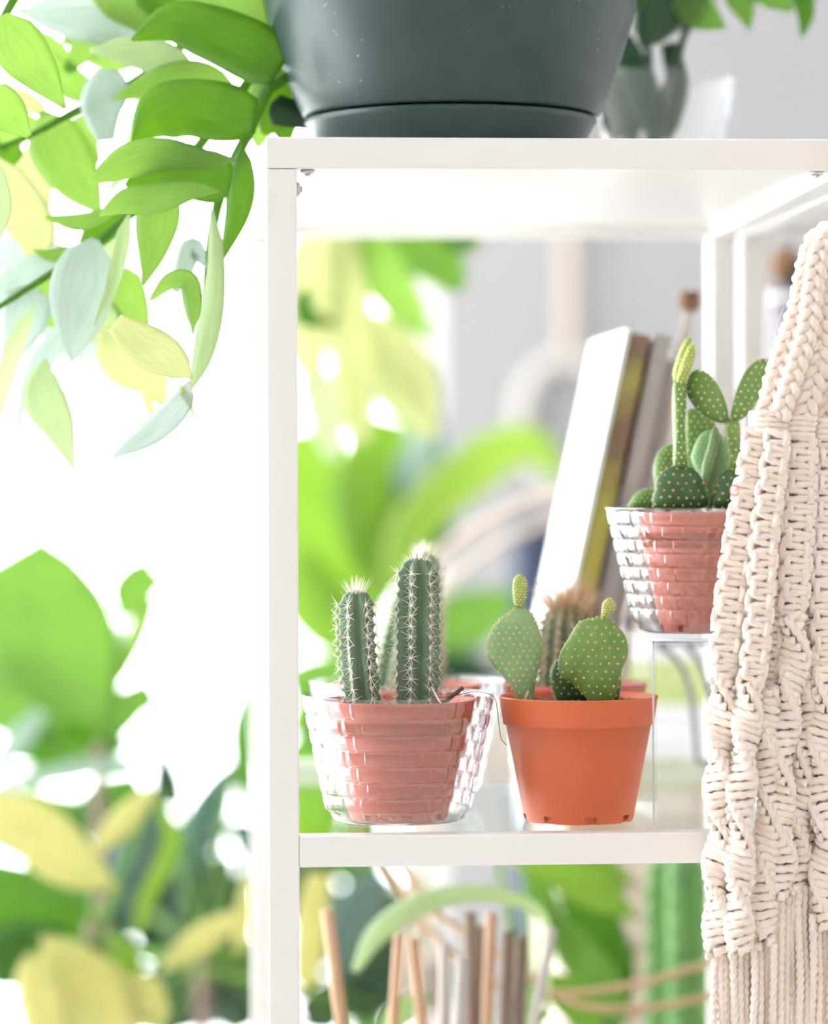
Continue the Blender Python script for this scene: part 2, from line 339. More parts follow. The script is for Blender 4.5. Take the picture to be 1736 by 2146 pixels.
# ================================================================== white shelf units
TB = 0.0180
X0 = P(559, 1018, 0).x; XW = 0.357; DEP = 0.525
ZT = P(900, 288, 0).z; ZM = P(900, 1750, 0).z; ZG = ZM + 0.0017; ZL = ZM - 0.40; ZL2 = ZL + 0.0018
def shelf_unit(x0, label, full=True):
    x1 = x0 + XW; e = thing('shelf_unit', label, 'shelf', (x0 + XW / 2, DEP / 2, 0), 'white metal shelf units')
    def part(nm, *b, m=WHITE, bv=0.0011, lab=None):
        mb = MB(); mb.box(*b); return mb.build(nm, m, e, smooth=False, bevel=bv, label=lab)
    for xa in (x0, x1 - TB):
        for ya in (0, DEP - TB): part('post', xa, xa + TB, ya, ya + TB, 0, ZT - TB - 0.0003)
    xi, xj = x0 + TB, x1 - TB
    part('top_rail', x0, x1, 0, TB, ZT - TB, ZT); part('top_rail', x0, x1, DEP - TB, DEP, ZT - TB, ZT)
    part('top_rail', x0, x0 + TB, TB, DEP - TB, ZT - TB, ZT); part('top_rail', x1 - TB, x1, TB, DEP - TB, ZT - TB, ZT)
    part('top_panel', xi, xj, TB, DEP - TB, ZT - 0.010, ZT - 0.0005)
    for z in (ZM, ZL):
        for ya in (0, DEP - TB): part('shelf_rail', xi, xj, ya, ya + TB, z - TB, z)
        for xa in (x0, x1 - TB): part('shelf_rail', xa, xa + TB, TB, DEP - TB, z - TB, z)
        part('glass_shelf', xi + 0.0005, xj - 0.0005, 0.0015, DEP - 0.002, z - 0.0034, z + 0.0014, m=GLASS, bv=0, lab='clear glass shelf with greenish edge')
    def screw(p, d):
        mb = MB(); p = np.array(p); d = np.array(d, float)
        tube(mb, [p, p + d * 0.0012, p + d * 0.0022], [0.0042, 0.0042, 0.0030], 14)
        tube(mb, [p + d * 0.0022, p + d * 0.0034], [0.0018, 0.0016], 6)
        mb.build('screw', STEEL, e)
    z1 = P(624, 397, 0.009).z
    screw((xi, 0.009, z1), (1, 0, 0)); screw((xj, 0.009, z1), (-1, 0, 0))
    screw((P(645, 355, 0.01).x - X0 + x0, 0.010, ZT - TB), (0, 0, -1)); screw((P(1712, 355, 0.01).x - X0 + x0, 0.010, ZT - TB), (0, 0, -1))
    return e
shelf_unit(X0, 'white metal shelf unit with glass shelf carrying the potted cacti')
shelf_unit(X0 + XW + 0.0055, 'second white metal shelf unit behind the macrame, at right edge')

# ================================================================== pots
def pot_mesh(e, c, R, rb, H, m, band=0.0165, name='pot'):
    """round nursery pot: rim band, tapering wall, notched foot"""
    rw = R * 0.915; mb = MB(); t = 0.0011
    prof = [(rb * 0.96, 0.0), (rb, 0.0045), (rb, 0.0055), (rb + (rw - rb) * 0.5, 0.0055 + (H - band - 0.0055) * 0.5), (rw, H - band), (R * 0.945, H - band - 0.0002), (R * 0.95, H - band + 0.0008),
            (R * 0.958, H - band + 0.004), (R * 0.962, H - band + 0.0045), (R * 0.99, H - 0.002), (R, H - 0.001), (R, H), (R - t, H), (R * 0.97, H - 0.004), (rw - t, H - band), (rw * 0.93, H - 0.03)]
    lathe(mb, prof, c, 96, skip=lambda i, j: i == 0 and (j % 12) in (0, 1, 2))
    disc(mb, rb * 0.99, (c[0], c[1], c[2] + 0.0046), 48, 2)
    lathe(mb, [(rb * 0.90, 0.0), (rb * 0.92, 0.0046)], c, 48)
    return mb.build(name, m, e)
def soil_mesh(e, c, r, crumbs=160):
    mb = MB(); disc(mb, r, c, 56, 12, 0.0016, 300)
    for _ in range(crumbs):
        a = random.random() * 6.283; q = r * math.sqrt(random.random()) * 0.96; s = random.uniform(0.0005, 0.0016)
        x, y, z = c[0] + q * math.cos(a), c[1] + q * math.sin(a), c[2] + 0.0006
        v = [(x + s * dx * random.uniform(.6, 1.3), y + s * dy * random.uniform(.6, 1.3), z + s * dz) for dx, dy, dz in ((1, 0, 0), (0, 1, 0), (-1, 0, 0), (0, -1, 0), (0, 0, 1), (0, 0, -1))]
        mb.add(v, [(0, 1, 4), (1, 2, 4), (2, 3, 4), (3, 0, 4), (1, 0, 5), (2, 1, 5), (3, 2, 5), (0, 3, 5)])
    return mb.build('soil', SOIL, e, smooth=False)
def sleeve(c, R, rb, H, label, rows=8):
    """clear plastic cover with rows of embossed bricks"""
    mb = MB(); prof = []; row = []
    for r_, z_ in ((rb * 0.55, 0.0008), (rb * 0.9, 0.0006), (rb * 0.985, 0.0022), (rb * 1.015, 0.0055)): prof.append((r_, z_)); row.append(-1)
    z0 = 0.0068; z1 = H - 0.0025
    for k in range(rows):
        for u in (0.0, 0.05, 0.11, 0.22, 0.5, 0.78, 0.90, 0.96):
            z = z0 + (z1 - z0) * (k + u) / rows
            r = rb * 1.02 + (R * 0.97 - rb * 1.02) * (z / H) + (0.0 if u in (0.0, 0.05) else 0.0011 + 0.0005 * math.sin(math.pi * u))
            prof.append((r, z)); row.append(k)
    prof += [(R * 0.975, H - 0.0018), (R * 0.995, H - 0.0005), (R, H), (R * 0.997, H + 0.0004)]; row += [-1] * 4
    nb = 26
    def rad(r, i, a):
        k = row[i]
        if k < 0: return r
        u = (a / (2 * math.pi) * nb + 0.5 * (k % 2)) % 1.0
        g = math.exp(-((min(u, 1 - u)) / 0.07) ** 2)
        return r - 0.0011 * g
    lathe(mb, prof, c, 260, rad=rad)
    o = mb.build('plastic_pot_cover', CLEAR, base=c)
    return tag(o, label, 'pot cover', 'clear ribbed pot covers')
# ------------------------------------------------------------------ cactus builders
def ribbed(e, base, top, r, ribs, m, sm, name='stem', pitch=0.0062, spl=0.0105, spr=0.00027, bend=(0, 0), taper=0.96, amp=0.21, ph0=0.3, tuft=26, nsp=8, sgrow=1.0, tq=0.62):
    base = np.array(base, float); top = np.array(top, float); ax = top - base; L = np.linalg.norm(ax); ax /= L
    u = np.cross(ax, [0, 1.0, 0]); u /= np.linalg.norm(u); v = np.cross(ax, u)
    nz = max(24, int(L / 0.0014)); na = ribs * 12
    mb = MB(); vs = []; sp = MB()
    def prof(t):
        d = (1 - t) * L; k = 1.0
        if d < r: k = math.sqrt(max(0.0, 1 - (1 - d / r) ** 2))
        return r * k * (taper + (1 - taper) * math.sin(math.pi * min(t * 1.2, 1)))
    def cen(t): return base + ax * (t * L) + (u * bend[0] + v * bend[1]) * math.sin(math.pi * t)
    def rib(a, t):
        x = 0.5 + 0.5 * math.cos(ribs * (a - ph0)); w_ = 0.06 * math.cos(2 * math.pi * t * L / pitch)
        return 1 - amp * 2.0 * (1 - x ** 0.75) + w_ * x * x
    ts = [0.0] + list(np.linspace(0.0, 1, nz)); ts = sorted(set(ts)); ts = [t for t in ts if t < 1] + [1 - 1e-4]
    for t in ts:
        R = prof(t); c_ = cen(t)
        for j in range(na):
            a = 2 * math.pi * j / na; q = R * rib(a, t)
            vs.append(c_ + (u * math.cos(a) + v * math.sin(a)) * q)
    fs = [(i * na + j, i * na + (j + 1) % na, (i + 1) * na + (j + 1) % na, (i + 1) * na + j) for i in range(len(ts) - 1) for j in range(na)]
    mb.add(vs, fs); st = mb.build(name, m, e)
    def spine(p, d, l, w_=spr):
        d = np.array(d); d /= np.linalg.norm(d); s1 = np.cross(d, [0.3, 0.5, 0.8]); s1 /= np.linalg.norm(s1); s2 = np.cross(d, s1)
        b = [p + (s1 * math.cos(q) + s2 * math.sin(q)) * w_ for q in (0, 2.1, 4.2)]
        sp.add(b + [p + d * l], [(0, 1, 3), (1, 2, 3), (2, 0, 3)])
    k = 0
    while k * pitch < L - r * 0.45:
        t = (k * pitch) / L; k += 1
        for i in range(ribs):
            a = ph0 + 2 * math.pi * i / ribs; out = u * math.cos(a) + v * math.sin(a); sd = np.cross(ax, out)
            p = cen(t) + out * prof(t) * (rib(a, t) - 0.02)
            # woolly areole
            b = []
            for q in range(6): b.append(p + (sd * math.cos(q * 1.047) + ax * math.sin(q * 1.047)) * 0.0009)
            sp.add(b + [p + out * 0.0012], [(q, (q + 1) % 6, 6) for q in range(6)])
            for q in range(nsp):
                an = 2 * math.pi * (q + random.random() * 0.6) / nsp; el = random.uniform(0.25, 0.9)
                d = out * el + (sd * math.cos(an) + ax * math.sin(an)) * random.uniform(0.7, 1.0)
                spine(p, d, spl * random.uniform(0.45, 1.0) * (1 if el < .7 else 0.8))
    for _ in range(tuft * 2):
        a = random.random() * 6.283; q = random.random() ** 0.7
        rd_ = u * math.cos(a) + v * math.sin(a); q *= tq; d = ax + rd_ * q * 1.3
        spine(cen(0.999) - ax * (r * (1 - math.sqrt(1 - 0.81 * q * q)) + 0.0005) + rd_ * r * 0.85 * q, d, spl * random.uniform(0.5, 1.05) * sgrow)
    sp.build('spines', sm, st, smooth=False, kind='stuff')
    return st
def pad(e, poly, y, T, m, am, name='pad', spacing=17, dot=3.0, edge=True, tilt=0.0, spike=0.8, ctr=None, parent=None):
    """flattened cactus pad: outline in pixels at depth y, thickness T metres, dotted with areoles"""
    pg = np.array(poly, float); n0 = len(pg)
    loop = spline(np.vstack([pg[-1], pg, pg[0], pg[1]]), (n0 + 2) * 8 + 1)
    k0 = 8; loop = loop[k0:k0 + n0 * 8]
    # resample evenly
    seg = np.linalg.norm(np.roll(loop, -1, 0) - loop, axis=1); s = np.concatenate([[0], np.cumsum(seg)]); N = 56
    lp = np.vstack([loop, loop[0]]); q = np.linspace(0, s[-1], N, endpoint=False)
    out = np.stack([np.interp(q, s, lp[:, 0]), np.interp(q, s, lp[:, 1])], 1)
    c = out.mean(0) if ctr is None else np.array(ctr, float)
    def pt(x2, t, side):
        h = T * 0.5 * math.sqrt(max(0.0, 1 - t ** 2.6))
        return tuple(P(x2[0], x2[1], y + side * h + tilt * M(x2[0] - c[0], y)))
    mb = MB(); vs = []; fs = []
    rings = [0.30, 0.55, 0.74, 0.87, 0.95, 0.985]
    def ringv(t, side): return [pt(c + (o_ - c) * t, t, side) for o_ in out]
    order = [(-1, t) for t in rings] + [(0, 1.0)] + [(1, t) for t in reversed(rings)]
    for sd, t in order: vs += ringv(t, sd if sd else 1)
    for i in range(len(order) - 1):
        for j in range(N): fs.append((i * N + j, i * N + (j + 1) % N, (i + 1) * N + (j + 1) % N, (i + 1) * N + j))
    b = len(vs); vs += [pt(c, 0, -1), pt(c, 0, 1)]
    for j in range(N): fs.append((b, (j + 1) % N, j)); L_ = (len(order) - 1) * N; fs.append((b + 1, L_ + j, L_ + (j + 1) % N))
    mb.add(vs, fs); o = mb.build(name, m, parent or e)
    ang = np.arctan2(out[:, 1] - c[1], out[:, 0] - c[0]); rd = np.linalg.norm(out - c, axis=1); od = np.argsort(ang)
    A = np.concatenate([ang[od] - 2 * math.pi, ang[od], ang[od] + 2 * math.pi]); Rr = np.tile(rd[od], 3)
    am_ = MB(); mpp = M(1, y)
    def areole(x2, t, side):
        p = np.array(pt(x2, t, side)); nrm = np.array([0, side * 1.0, 0]) * math.sqrt(max(0.02, 1 - t * t))
        dv = x2 - c; l = np.linalg.norm(dv)
        if l > 0: nrm = nrm + np.array([dv[0] / l, 0, -dv[1] / l]) * (t ** 3)
        nrm /= np.linalg.norm(nrm); a1 = np.cross(nrm, [0.2, 0.1, 1.0]); a1 /= np.linalg.norm(a1); a2 = np.cross(nrm, a1)
        R = dot * mpp * random.uniform(0.8, 1.2)
        b1 = [p - nrm * R * 0.3 + (a1 * math.cos(k * 1.047) + a2 * math.sin(k * 1.047)) * R for k in range(6)]
        b2 = [p + nrm * R * 0.55 + (a1 * math.cos(k * 1.047) + a2 * math.sin(k * 1.047)) * R * 0.65 for k in range(6)]
        am_.add(b1 + b2 + [p + nrm * R * 0.95], [(k, (k + 1) % 6, 6 + (k + 1) % 6, 6 + k) for k in range(6)] + [(6 + k, 6 + (k + 1) % 6, 12) for k in range(6)])
        if spike:
            for _ in range(3):
                d = nrm + (a1 * random.uniform(-1, 1) + a2 * random.uniform(-1, 1)) * 0.8; d /= np.linalg.norm(d); w_ = 0.35 * mpp
                am_.add([p + a1 * w_, p - a1 * w_ * 0.5 + a2 * w_, p - a1 * w_ * 0.5 - a2 * w_, p + d * R * (1 + 1.6 * spike)], [(0, 1, 3), (1, 2, 3), (2, 0, 3)])
    x0, y0 = out.min(0); x1, y1 = out.max(0); row = 0; yy = y0 + spacing * 0.3
    while yy < y1:
        xx = x0 + (spacing * 0.5 if row % 2 else 0)
        while xx < x1:
            x2 = np.array([xx + random.uniform(-.12, .12) * spacing, yy + random.uniform(-.12, .12) * spacing]); dv = x2 - c
            t = np.linalg.norm(dv) / np.interp(math.atan2(dv[1], dv[0]), A, Rr)
            if t < 0.965: areole(x2, t, -1); areole(x2, t, 1)
            xx += spacing
        yy += spacing * 0.86; row += 1
    if edge:
        stp = max(1, int(round(spacing * 0.8 / (s[-1] / N))))
        for j in range(0, N, stp): areole(out[j] * 1.0, 1.0, -1)
    am_.build('areoles', am, o, kind='stuff')
    return o
def zp(lst, ox, oy, k): return [(ox + a / k, oy + b / k) for a, b in lst]
# ------------------------------------------------------------------ front left: two columns in a rose pot inside a clear cover
YL = 0.066; xc = P(835, 1600, YL).x
e = thing('potted_cactus', 'rose plastic pot with two spiny upright column cacti, beside the left post', 'cactus', (xc, YL, ZG + 0.001), 'potted cacti')
pot_mesh(e, (xc, YL, ZG + 0.001), M(163, YL), M(106, YL), M(252, YL), TERRAD, band=0.0125)
zs = ZG + M(252, YL) - 0.0045
soil_mesh(e, (xc, YL, zs), M(150, YL))
ribbed(e, P(762, 1486, YL - 0.012), P(746, 1236, YL - 0.012), M(38, YL), 6, CACT_C, SPINE, ph0=1.05, tuft=30, bend=(0.0012, 0))
ribbed(e, P(872, 1486, YL - 0.010), P(875, 1168, YL - 0.010), M(45, YL), 7, CACT_C, SPINE, ph0=1.25, tuft=14)
stem('twig', [P(900, 1478, YL - .02), P(935, 1468, YL - .024), P(948, 1458, YL - .028), P(971, 1441, YL - .03)], [0.0008, .0013, .0014, .0012], TWIG, e)
stem('root_fibre', [P(905, 1465, YL - .02), P(950, 1458, YL - .025), P(1000, 1450, YL - .028), P(1036, 1462, YL - .03), P(1044, 1500, YL - .03), P(1050, 1545, YL - .03), P(1062, 1562, YL - .03)], 0.00022, TWIG, e, seg=5, n=40)
stem('root_fibre', [P(905, 1440, YL - .02), P(920, 1468, YL - .035), P(930, 1478, YL - .035)], 0.0005, SPINE, e, seg=5)
sleeve((xc, YL, ZG), M(205, YL), M(141, YL), M(266, YL), 'clear brick-embossed plastic cover around the rose pot with two column cacti', rows=7)
# back left
YB = 0.195; xb = P(853, 1600, YB).x
e = thing('potted_cactus', 'rear pot with leaning pale column cactus, behind the two spiny columns', 'cactus', (xb, YB, ZG + 0.001), 'potted cacti')
HB = M(240, YB)
pot_mesh(e, (xb, YB, ZG + 0.001), M(160, YB), M(104, YB), HB, TERRAD, band=0.0125)
soil_mesh(e, (xb, YB, ZG + HB - 0.006), M(148, YB), 60)
ribbed(e, P(806, 1460, YB - 0.012), P(858, 1243, YB - 0.012), M(36, YB), 6, CACT_L, SPINE, ph0=0.6, tuft=20)
ribbed(e, P(893, 1460, YB), P(887, 1155, YB), M(39, YB), 7, CACT_L, SPINE, ph0=0.9, tuft=40)
sleeve((xb, YB, ZG), M(205, YB), M(141, YB), M(250, YB), 'clear plastic cover around the rear pot with leaning column cactus', rows=7)
# ------------------------------------------------------------------ front middle: prickly pear in a terracotta pot
YO = 0.060; xo = P(1213, 1600, YO).x; HO = M(262, YO)
e = thing('potted_cactus', 'uncovered orange terracotta pot with two dotted prickly pear pads and buds', 'cactus', (xo, YO, ZG), 'potted cacti')
pot_mesh(e, (xo, YO, ZG), M(168, YO), M(118, YO), HO, TERRA)
soil_mesh(e, (xo, YO, ZG + HO - 0.0040), M(152, YO))
k3 = 3.302
A = zp([(345, 405), (440, 440), (495, 560), (520, 660), (505, 780), (480, 880), (460, 1000), (440, 1075), (370, 1075), (330, 1000), (280, 920), (200, 830), (140, 760), (125, 690), (150, 590), (200, 510), (270, 450)], 980, 1150, k3)
pa = pad(e, A, YO - 0.010, 0.013, OPUN_L, AREOLE, spacing=14.5, dot=2.9, tilt=0.25)
pad(e, zp([(335, 400), (378, 395), (403, 330), (410, 245), (392, 195), (355, 180), (322, 210), (312, 280), (318, 340)], 980, 1150, k3), YO - 0.010, 0.0085, OPUN_Y, AREOLEP, 'bud', spacing=6.5, dot=1.7, spike=1.2)
Bp = zp([(630, 770), (650, 700), (700, 620), (770, 510), (860, 480), (960, 475), (1010, 510), (1050, 545), (1095, 610), (1112, 700), (1100, 770), (1070, 830), (1060, 900), (1030, 1000), (1000, 1075), (870, 1075), (800, 1010), (720, 930), (650, 890), (630, 830)], 980, 1150, k3)
pad(e, Bp, YO - 0.016, 0.014, OPUN_M, AREOLE, spacing=18, dot=2.9, tilt=-0.2)
pad(e, zp([(928, 475), (962, 475), (1008, 430), (1022, 390), (1000, 350), (970, 345), (937, 380)], 980, 1150, k3), YO - 0.016, 0.0075, OPUN_Y, AREOLEP, 'bud', spacing=6.5, dot=1.7, spike=1.2)
pad(e, zp([(570, 880), (595, 800), (640, 765), (740, 790), (820, 860), (860, 960), (850, 1075), (650, 1075), (600, 1010)], 980, 1150, k3), YO + 0.004, 0.012, OPUN_D, AREOLE, spacing=16, dot=2.6)
pad(e, zp([(1000, 830), (1055, 850), (1063, 940), (1050, 1020), (1030, 1075), (900, 1075), (940, 900)], 980, 1150, k3), YO + 0.004, 0.010, OPUN_D, AREOLE, spacing=12, dot=2.2)
stem('root_fibre', [P(1093, 1490, YO - .02), P(1100, 1460, YO - .022), P(1108, 1448, YO - .02), P(1100, 1470, YO - .025)], 0.0003, SPINET, e, seg=5)
for dx in (1155, 1260):
    soil_x = P(dx, 1470, YO - 0.02)
    mb = MB(); disc(mb, M(34, YO), (soil_x.x, YO - 0.022, ZG + HO - 0.0030), 24, 6, 0.0022, 420); mb.build('soil_heap', SOIL, e, smooth=False)
# back middle: hairy cactus
YC = 0.185; xk = P(1205, 1600, YC).x; HC = M(246, YC)
e = thing('potted_cactus', 'rear pot with woolly round cactus with tan spines, behind prickly pear', 'cactus', (xk, YC, ZG), 'potted cacti')
pot_mesh(e, (xk, YC, ZG), M(153, YC), M(104, YC), HC, TERRAD, band=0.0125)
soil_mesh(e, (xk, YC, ZG + HC - 0.006), M(138, YC), 40)
ribbed(e, P(1178, 1470, YC), P(1192, 1262, YC), M(58, YC), 13, CACT_C, SPINET, ph0=0.2, pitch=0.0055, spl=0.012, tuft=190, amp=0.09, nsp=8, sgrow=2.0, tq=0.9)
# ------------------------------------------------------------------ acrylic riser with the bunny-ear cactus
YR0, YR1 = 0.030, 0.172
ZR = P(1368, 1338, YR0).z; xr0 = P(1368, 1500, YR0).x; xr1 = P(1700, 1500, YR0).x
e = thing('acrylic_riser', 'clear acrylic riser under the bunny-ear cactus, partly behind the macrame', 'stand', ((xr0 + xr1) / 2, (YR0 + YR1) / 2, ZG))
t = 0.0028
mb = MB(); mb.box(xr0, xr1, YR0, YR1, ZR - t, ZR); mb.build('top_plate', ACRYL, e, smooth=False)
mb = MB(); mb.box(xr0, xr0 + t, YR0, YR1, ZG, ZR - t); mb.build('side_plate', ACRYL, e, smooth=False)
mb = MB(); mb.box(xr1 - t, xr1, YR0, YR1, ZG, ZR - t); mb.build('side_plate', ACRYL, e, smooth=False)
mb = MB(); tube(mb, [(xr0, YR0, ZR - 0.0014), (xr1, YR0, ZR - 0.0014)], 0.0011, 8); mb.build('polished_edge', clearmat('acrylic_edge', (0.85, 0.87, 0.88), base=0.35, k=0.5, power=2, rough=0.1), e)
mb = MB(); tube(mb, [(xr0 + 0.0005, YR0, ZG + 0.0005), (xr0 + 0.0005, YR0, ZR - 0.001)], 0.0006, 6); mb.build('polished_edge', mat('frosted_edge', (0.62, 0.62, 0.66), (0.7, 0.7, 0.74), rough=0.3, scale=50), e)
YP = 0.098; xs = P(1466, 1200, YP).x; xp = P(1478, 1200, YP).x; HP = M(252, YP)
e = thing('potted_cactus', 'rose pot with bunny-ear cactus on clear riser, beside the macrame', 'cactus', (xp, YP, ZR + 0.001), 'potted cacti')
pot_mesh(e, (xp, YP, ZR + 0.001), M(150, YP), M(96, YP), HP, TERRAD, band=0.0125)
soil_mesh(e, (xp, YP, ZR + HP - 0.003), M(140, YP))
k4 = 2.862
def Z4(l): return zp(l, 1236, 650, k4)
YF = YP - 0.022
p1 = pad(e, Z4([(390, 1070), (415, 995), (475, 945), (545, 930), (615, 948), (670, 1000), (697, 1070), (690, 1185), (400, 1185)]), YF, 0.016, OPUN_D, AREOLE, spacing=18, dot=2.7, tilt=0.15)
p2 = pad(e, Z4([(510, 950), (503, 800), (497, 650), (497, 500), (512, 410), (560, 400), (580, 450), (580, 560), (574, 700), (580, 850), (584, 950)]), YF + 0.002, 0.024, OPUN_M, AREOLEP, spacing=13, dot=2.3)
pad(e, Z4([(508, 430), (500, 370), (520, 300), (555, 210), (590, 160), (614, 168), (606, 220), (575, 310), (555, 420)]), YF + 0.006, 0.013, OPUN_Y, AREOLEP, 'young_pad', spacing=9, dot=2.0)
pad(e, Z4([(520, 440), (545, 330), (580, 240), (612, 198), (634, 215), (630, 290), (600, 380), (565, 440)]), YF - 0.002, 0.012, OPUN_Y, AREOLEP, 'young_pad', spacing=9, dot=2.0)
pad(e, Z4([(578, 440), (615, 370), (675, 360), (735, 405), (785, 475), (818, 560), (832, 640), (805, 678), (735, 660), (655, 610), (600, 535), (580, 490)]), YF + 0.004, 0.010, OPUN_M, AREOLEP, spacing=16.5, dot=2.5, tilt=-0.3)
pad(e, Z4([(848, 645), (860, 560), (892, 455), (940, 360), (1000, 303), (1055, 290), (1088, 318), (1070, 420), (1022, 520), (960, 615), (895, 660)]), YF + 0.002, 0.010, OPUN_M, AREOLEP, spacing=15, dot=2.5, tilt=0.3)
pad(e, Z4([(818, 655), (890, 655), (905, 760), (912, 880), (895, 975), (838, 975), (822, 850), (814, 740)]), YF + 0.002, 0.020, OPUN_M, AREOLE, spacing=15, dot=2.7)
pad(e, Z4([(742, 1185), (744, 1090), (770, 1005), (835, 950), (915, 955), (970, 1010), (1000, 1100), (1000, 1185)]), YF, 0.016, OPUN_D, AREOLE, spacing=18, dot=2.7)
pad(e, Z4([(610, 900), (622, 830), (660, 752), (720, 720), (790, 742), (830, 830), (835, 960), (800, 1060), (740, 1185), (690, 1185), (650, 1000)]), YP, 0.013, OPUN_L, AREOLEP, spacing=9, dot=1.4)
pad(e, Z4([(665, 1030), (675, 930), (705, 830), (728, 740), (750, 700), (775, 725), (772, 810), (745, 920), (705, 1050), (680, 1060)]), YP - 0.010, 0.013, OPUN_L, AREOLEP, 'young_pad', spacing=7, dot=1.5)
pad(e, Z4([(575, 960), (570, 760), (580, 620), (612, 588), (680, 612), (752, 672), (748, 760), (700, 900), (650, 1185), (600, 1185)]), YP + 0.014, 0.012, OPUN_M, AREOLEP, spacing=14, dot=2.2)
pad(e, Z4([(385, 1000), (392, 905), (432, 832), (500, 800), (560, 830), (560, 1000), (500, 1185), (430, 1185)]), YP + 0.020, 0.012, OPUN_M, AREOLEP, spacing=11, dot=1.8)
pad(e, Z4([(243, 1185), (250, 1140), (285, 1095), (345, 1068), (410, 1080), (450, 1140), (440, 1185)]), YP + 0.018, 0.012, OPUN_M, AREOLEP, spacing=10, dot=1.7)
sleeve((xs, YP, ZR), M(199, YP), M(128, YP), M(264, YP), 'clear brick-embossed plastic cover around the bunny-ear cactus pot', rows=8)
# ------------------------------------------------------------------ books leaning at the back of the glass shelf
BA = P(1313, 690, 0.300); BB = P(1114, 1640, 0.300); BB.z = ZG + 0.0003
BAX = BA - BB; BAX.y = 0; BL = BAX.length; BAX.normalize(); BSD = Vector((BAX.z, 0, -BAX.x)); BCUR = [0.0]
def book(thick, ln, y0, y1, m, label, gap=0.0004):
    """slab leaning right, spine towards the viewer, lower edge on the glass"""
    th = M(thick, 0.3); b0 = BB + Vector((BCUR[0] / BSD.x, 0, 0)); BCUR[0] += th + gap
    lift = -BSD.z * th; b = b0 + BAX * (lift / BAX.z); L = BL * ln
    e = thing('book', label, 'book', (b.x, (y0 + y1) / 2, ZG), 'leaning books')
    def slab(nm, u0, u1, l0, l1, ya, yb, mm):
        mb = MB(); vs = []
        for yy in (ya, yb):
            for uu, ll in ((u0, l0), (u1, l0), (u1, l1), (u0, l1)):
                q = b + BSD * (uu * th) + BAX * (ll * L); vs.append((q.x, yy, q.z))
        mb.add(vs, [(0, 1, 2, 3), (7, 6, 5, 4), (1, 0, 4, 5), (2, 1, 5, 6), (3, 2, 6, 7), (0, 3, 7, 4)]); return mb.build(nm, mm, e, smooth=False, bevel=0.0005)
    slab('cover', 0, 0.10, 0, 1, y0, y1, m); slab('cover', 0.90, 1, 0, 1, y0, y1, m)
    slab('spine', 0.10, 0.90, 0, 1, y0, y0 + 0.002, m)
    slab('pages', 0.10, 0.90, 0.012, 0.988, y0 + 0.0022, y1 - 0.003, PAPER)
    return e
book(11, 1.0, 0.300, 0.495, BWHITE, 'white book with bright cover leaning at back of shelf, leftmost of row')
book(42, 0.985, 0.303, 0.49, BOLIVE, 'olive and brown book leaning against the white book')
book(8, 0.66, 0.300, 0.46, BDARK, 'thin charcoal booklet between the olive and grey books')
book(36, 0.985, 0.306, 0.49, BGREY, 'pale grey book leaning behind the bunny-ear cactus')
book(24, 0.93, 0.318, 0.49, BMAUVE, 'mauve-grey book, rightmost of the leaning row')
# folded white paper bag behind the pots
bx0, bx1, bz = P(955, 1600, .30).x, P(1072, 1600, .30).x, P(1010, 1462, .30).z
E = thing('paper_bag', 'crinkled white paper bag between the rose pot and orange pot', 'bag', ((bx0 + bx1) / 2, .32, ZG))
mb = MB(); n = 14
def crink(u, v): return 0.0012 * noise.noise(Vector((u * 9, v * 9, 1.7)))
for side in (0, 1):
    vs = []; fs = []
    for i in range(n + 1):
        for j in range(n + 1):
            u, v = i / n, j / n; y_ = (.30 + 0.016 * v if side == 0 else .345 - 0.016 * v) + crink(u + side * 3, v)
            vs.append((bx0 + (bx1 - bx0) * u, y_, ZG + (bz - ZG) * v))
    for i in range(n):
        for j in range(n): k = i * (n + 1) + j; fs.append((k, k + n + 1, k + n + 2, k + 1))
    mb.add(vs, fs)
mb.build('paper', BWHITE, E)
mb = MB()
for x_ in (bx0, bx1): mb.add([(x_, .30, ZG), (x_, .345, ZG), (x_, .329, bz), (x_, .316, bz)], [(0, 1, 2, 3)])
mb.build('side_fold', BWHITE, E, smooth=False)
# dried seed head
q0 = P(1446, 632, 0.40)
e = thing('dried_flower_stem', 'dried stem with round brown seed head above the cactus', 'dried flower', (P(1272, 1600, .40).x, .40, ZG))
stem('stalk', [q0, P(1436, 690, .40), P(1417, 790, .40), Vector((P(1272, 1600, .40).x, .40, ZG + 0.001))], [0.0028, .0032, .0032, .003], BEIGE, e)
mb = MB(); lathe(mb, [(0.0008, -0.008), (0.005, -0.006), (0.0075, 0.0), (0.006, 0.005), (0.0066, 0.0072), (0.001, 0.0062)], tuple(q0), 16, rad=lambda r, i, a: r * (1 + 0.1 * math.cos(8 * a))); mb.build('seed_head', BROWN, e)
# grey wire stand behind the riser
e = thing('wire_stand', 'grey bent wire stand seen through the clear riser', 'stand', (P(1440, 1600, .40).x, .40, ZG))
for i, (a_, b_, c_, d_) in enumerate((((1378, 1352), (1420, 1385), (1448, 1455), (1462, 1600)), ((1438, 1350), (1468, 1390), (1492, 1470), (1512, 1600)))):
    pe = P(d_[0], d_[1], .40); pe.z = ZG + 0.0030
    stem('leg', [P(*a_, .42), P(*b_, .415), P(*c_, .41), pe], 0.0021, GREYMETAL, e)
stem('cross_wire', [P(1370, 1350, .42), P(1445, 1347, .42), P(1500, 1350, .42)], 0.0021, GREYMETAL, e)
pe = P(1465, 1600, .40); pf = P(1515, 1600, .40); pe.z = pf.z = ZG + 0.0030
stem('cross_wire', [pe, pf], 0.0021, GREYMETAL, e, n=6)
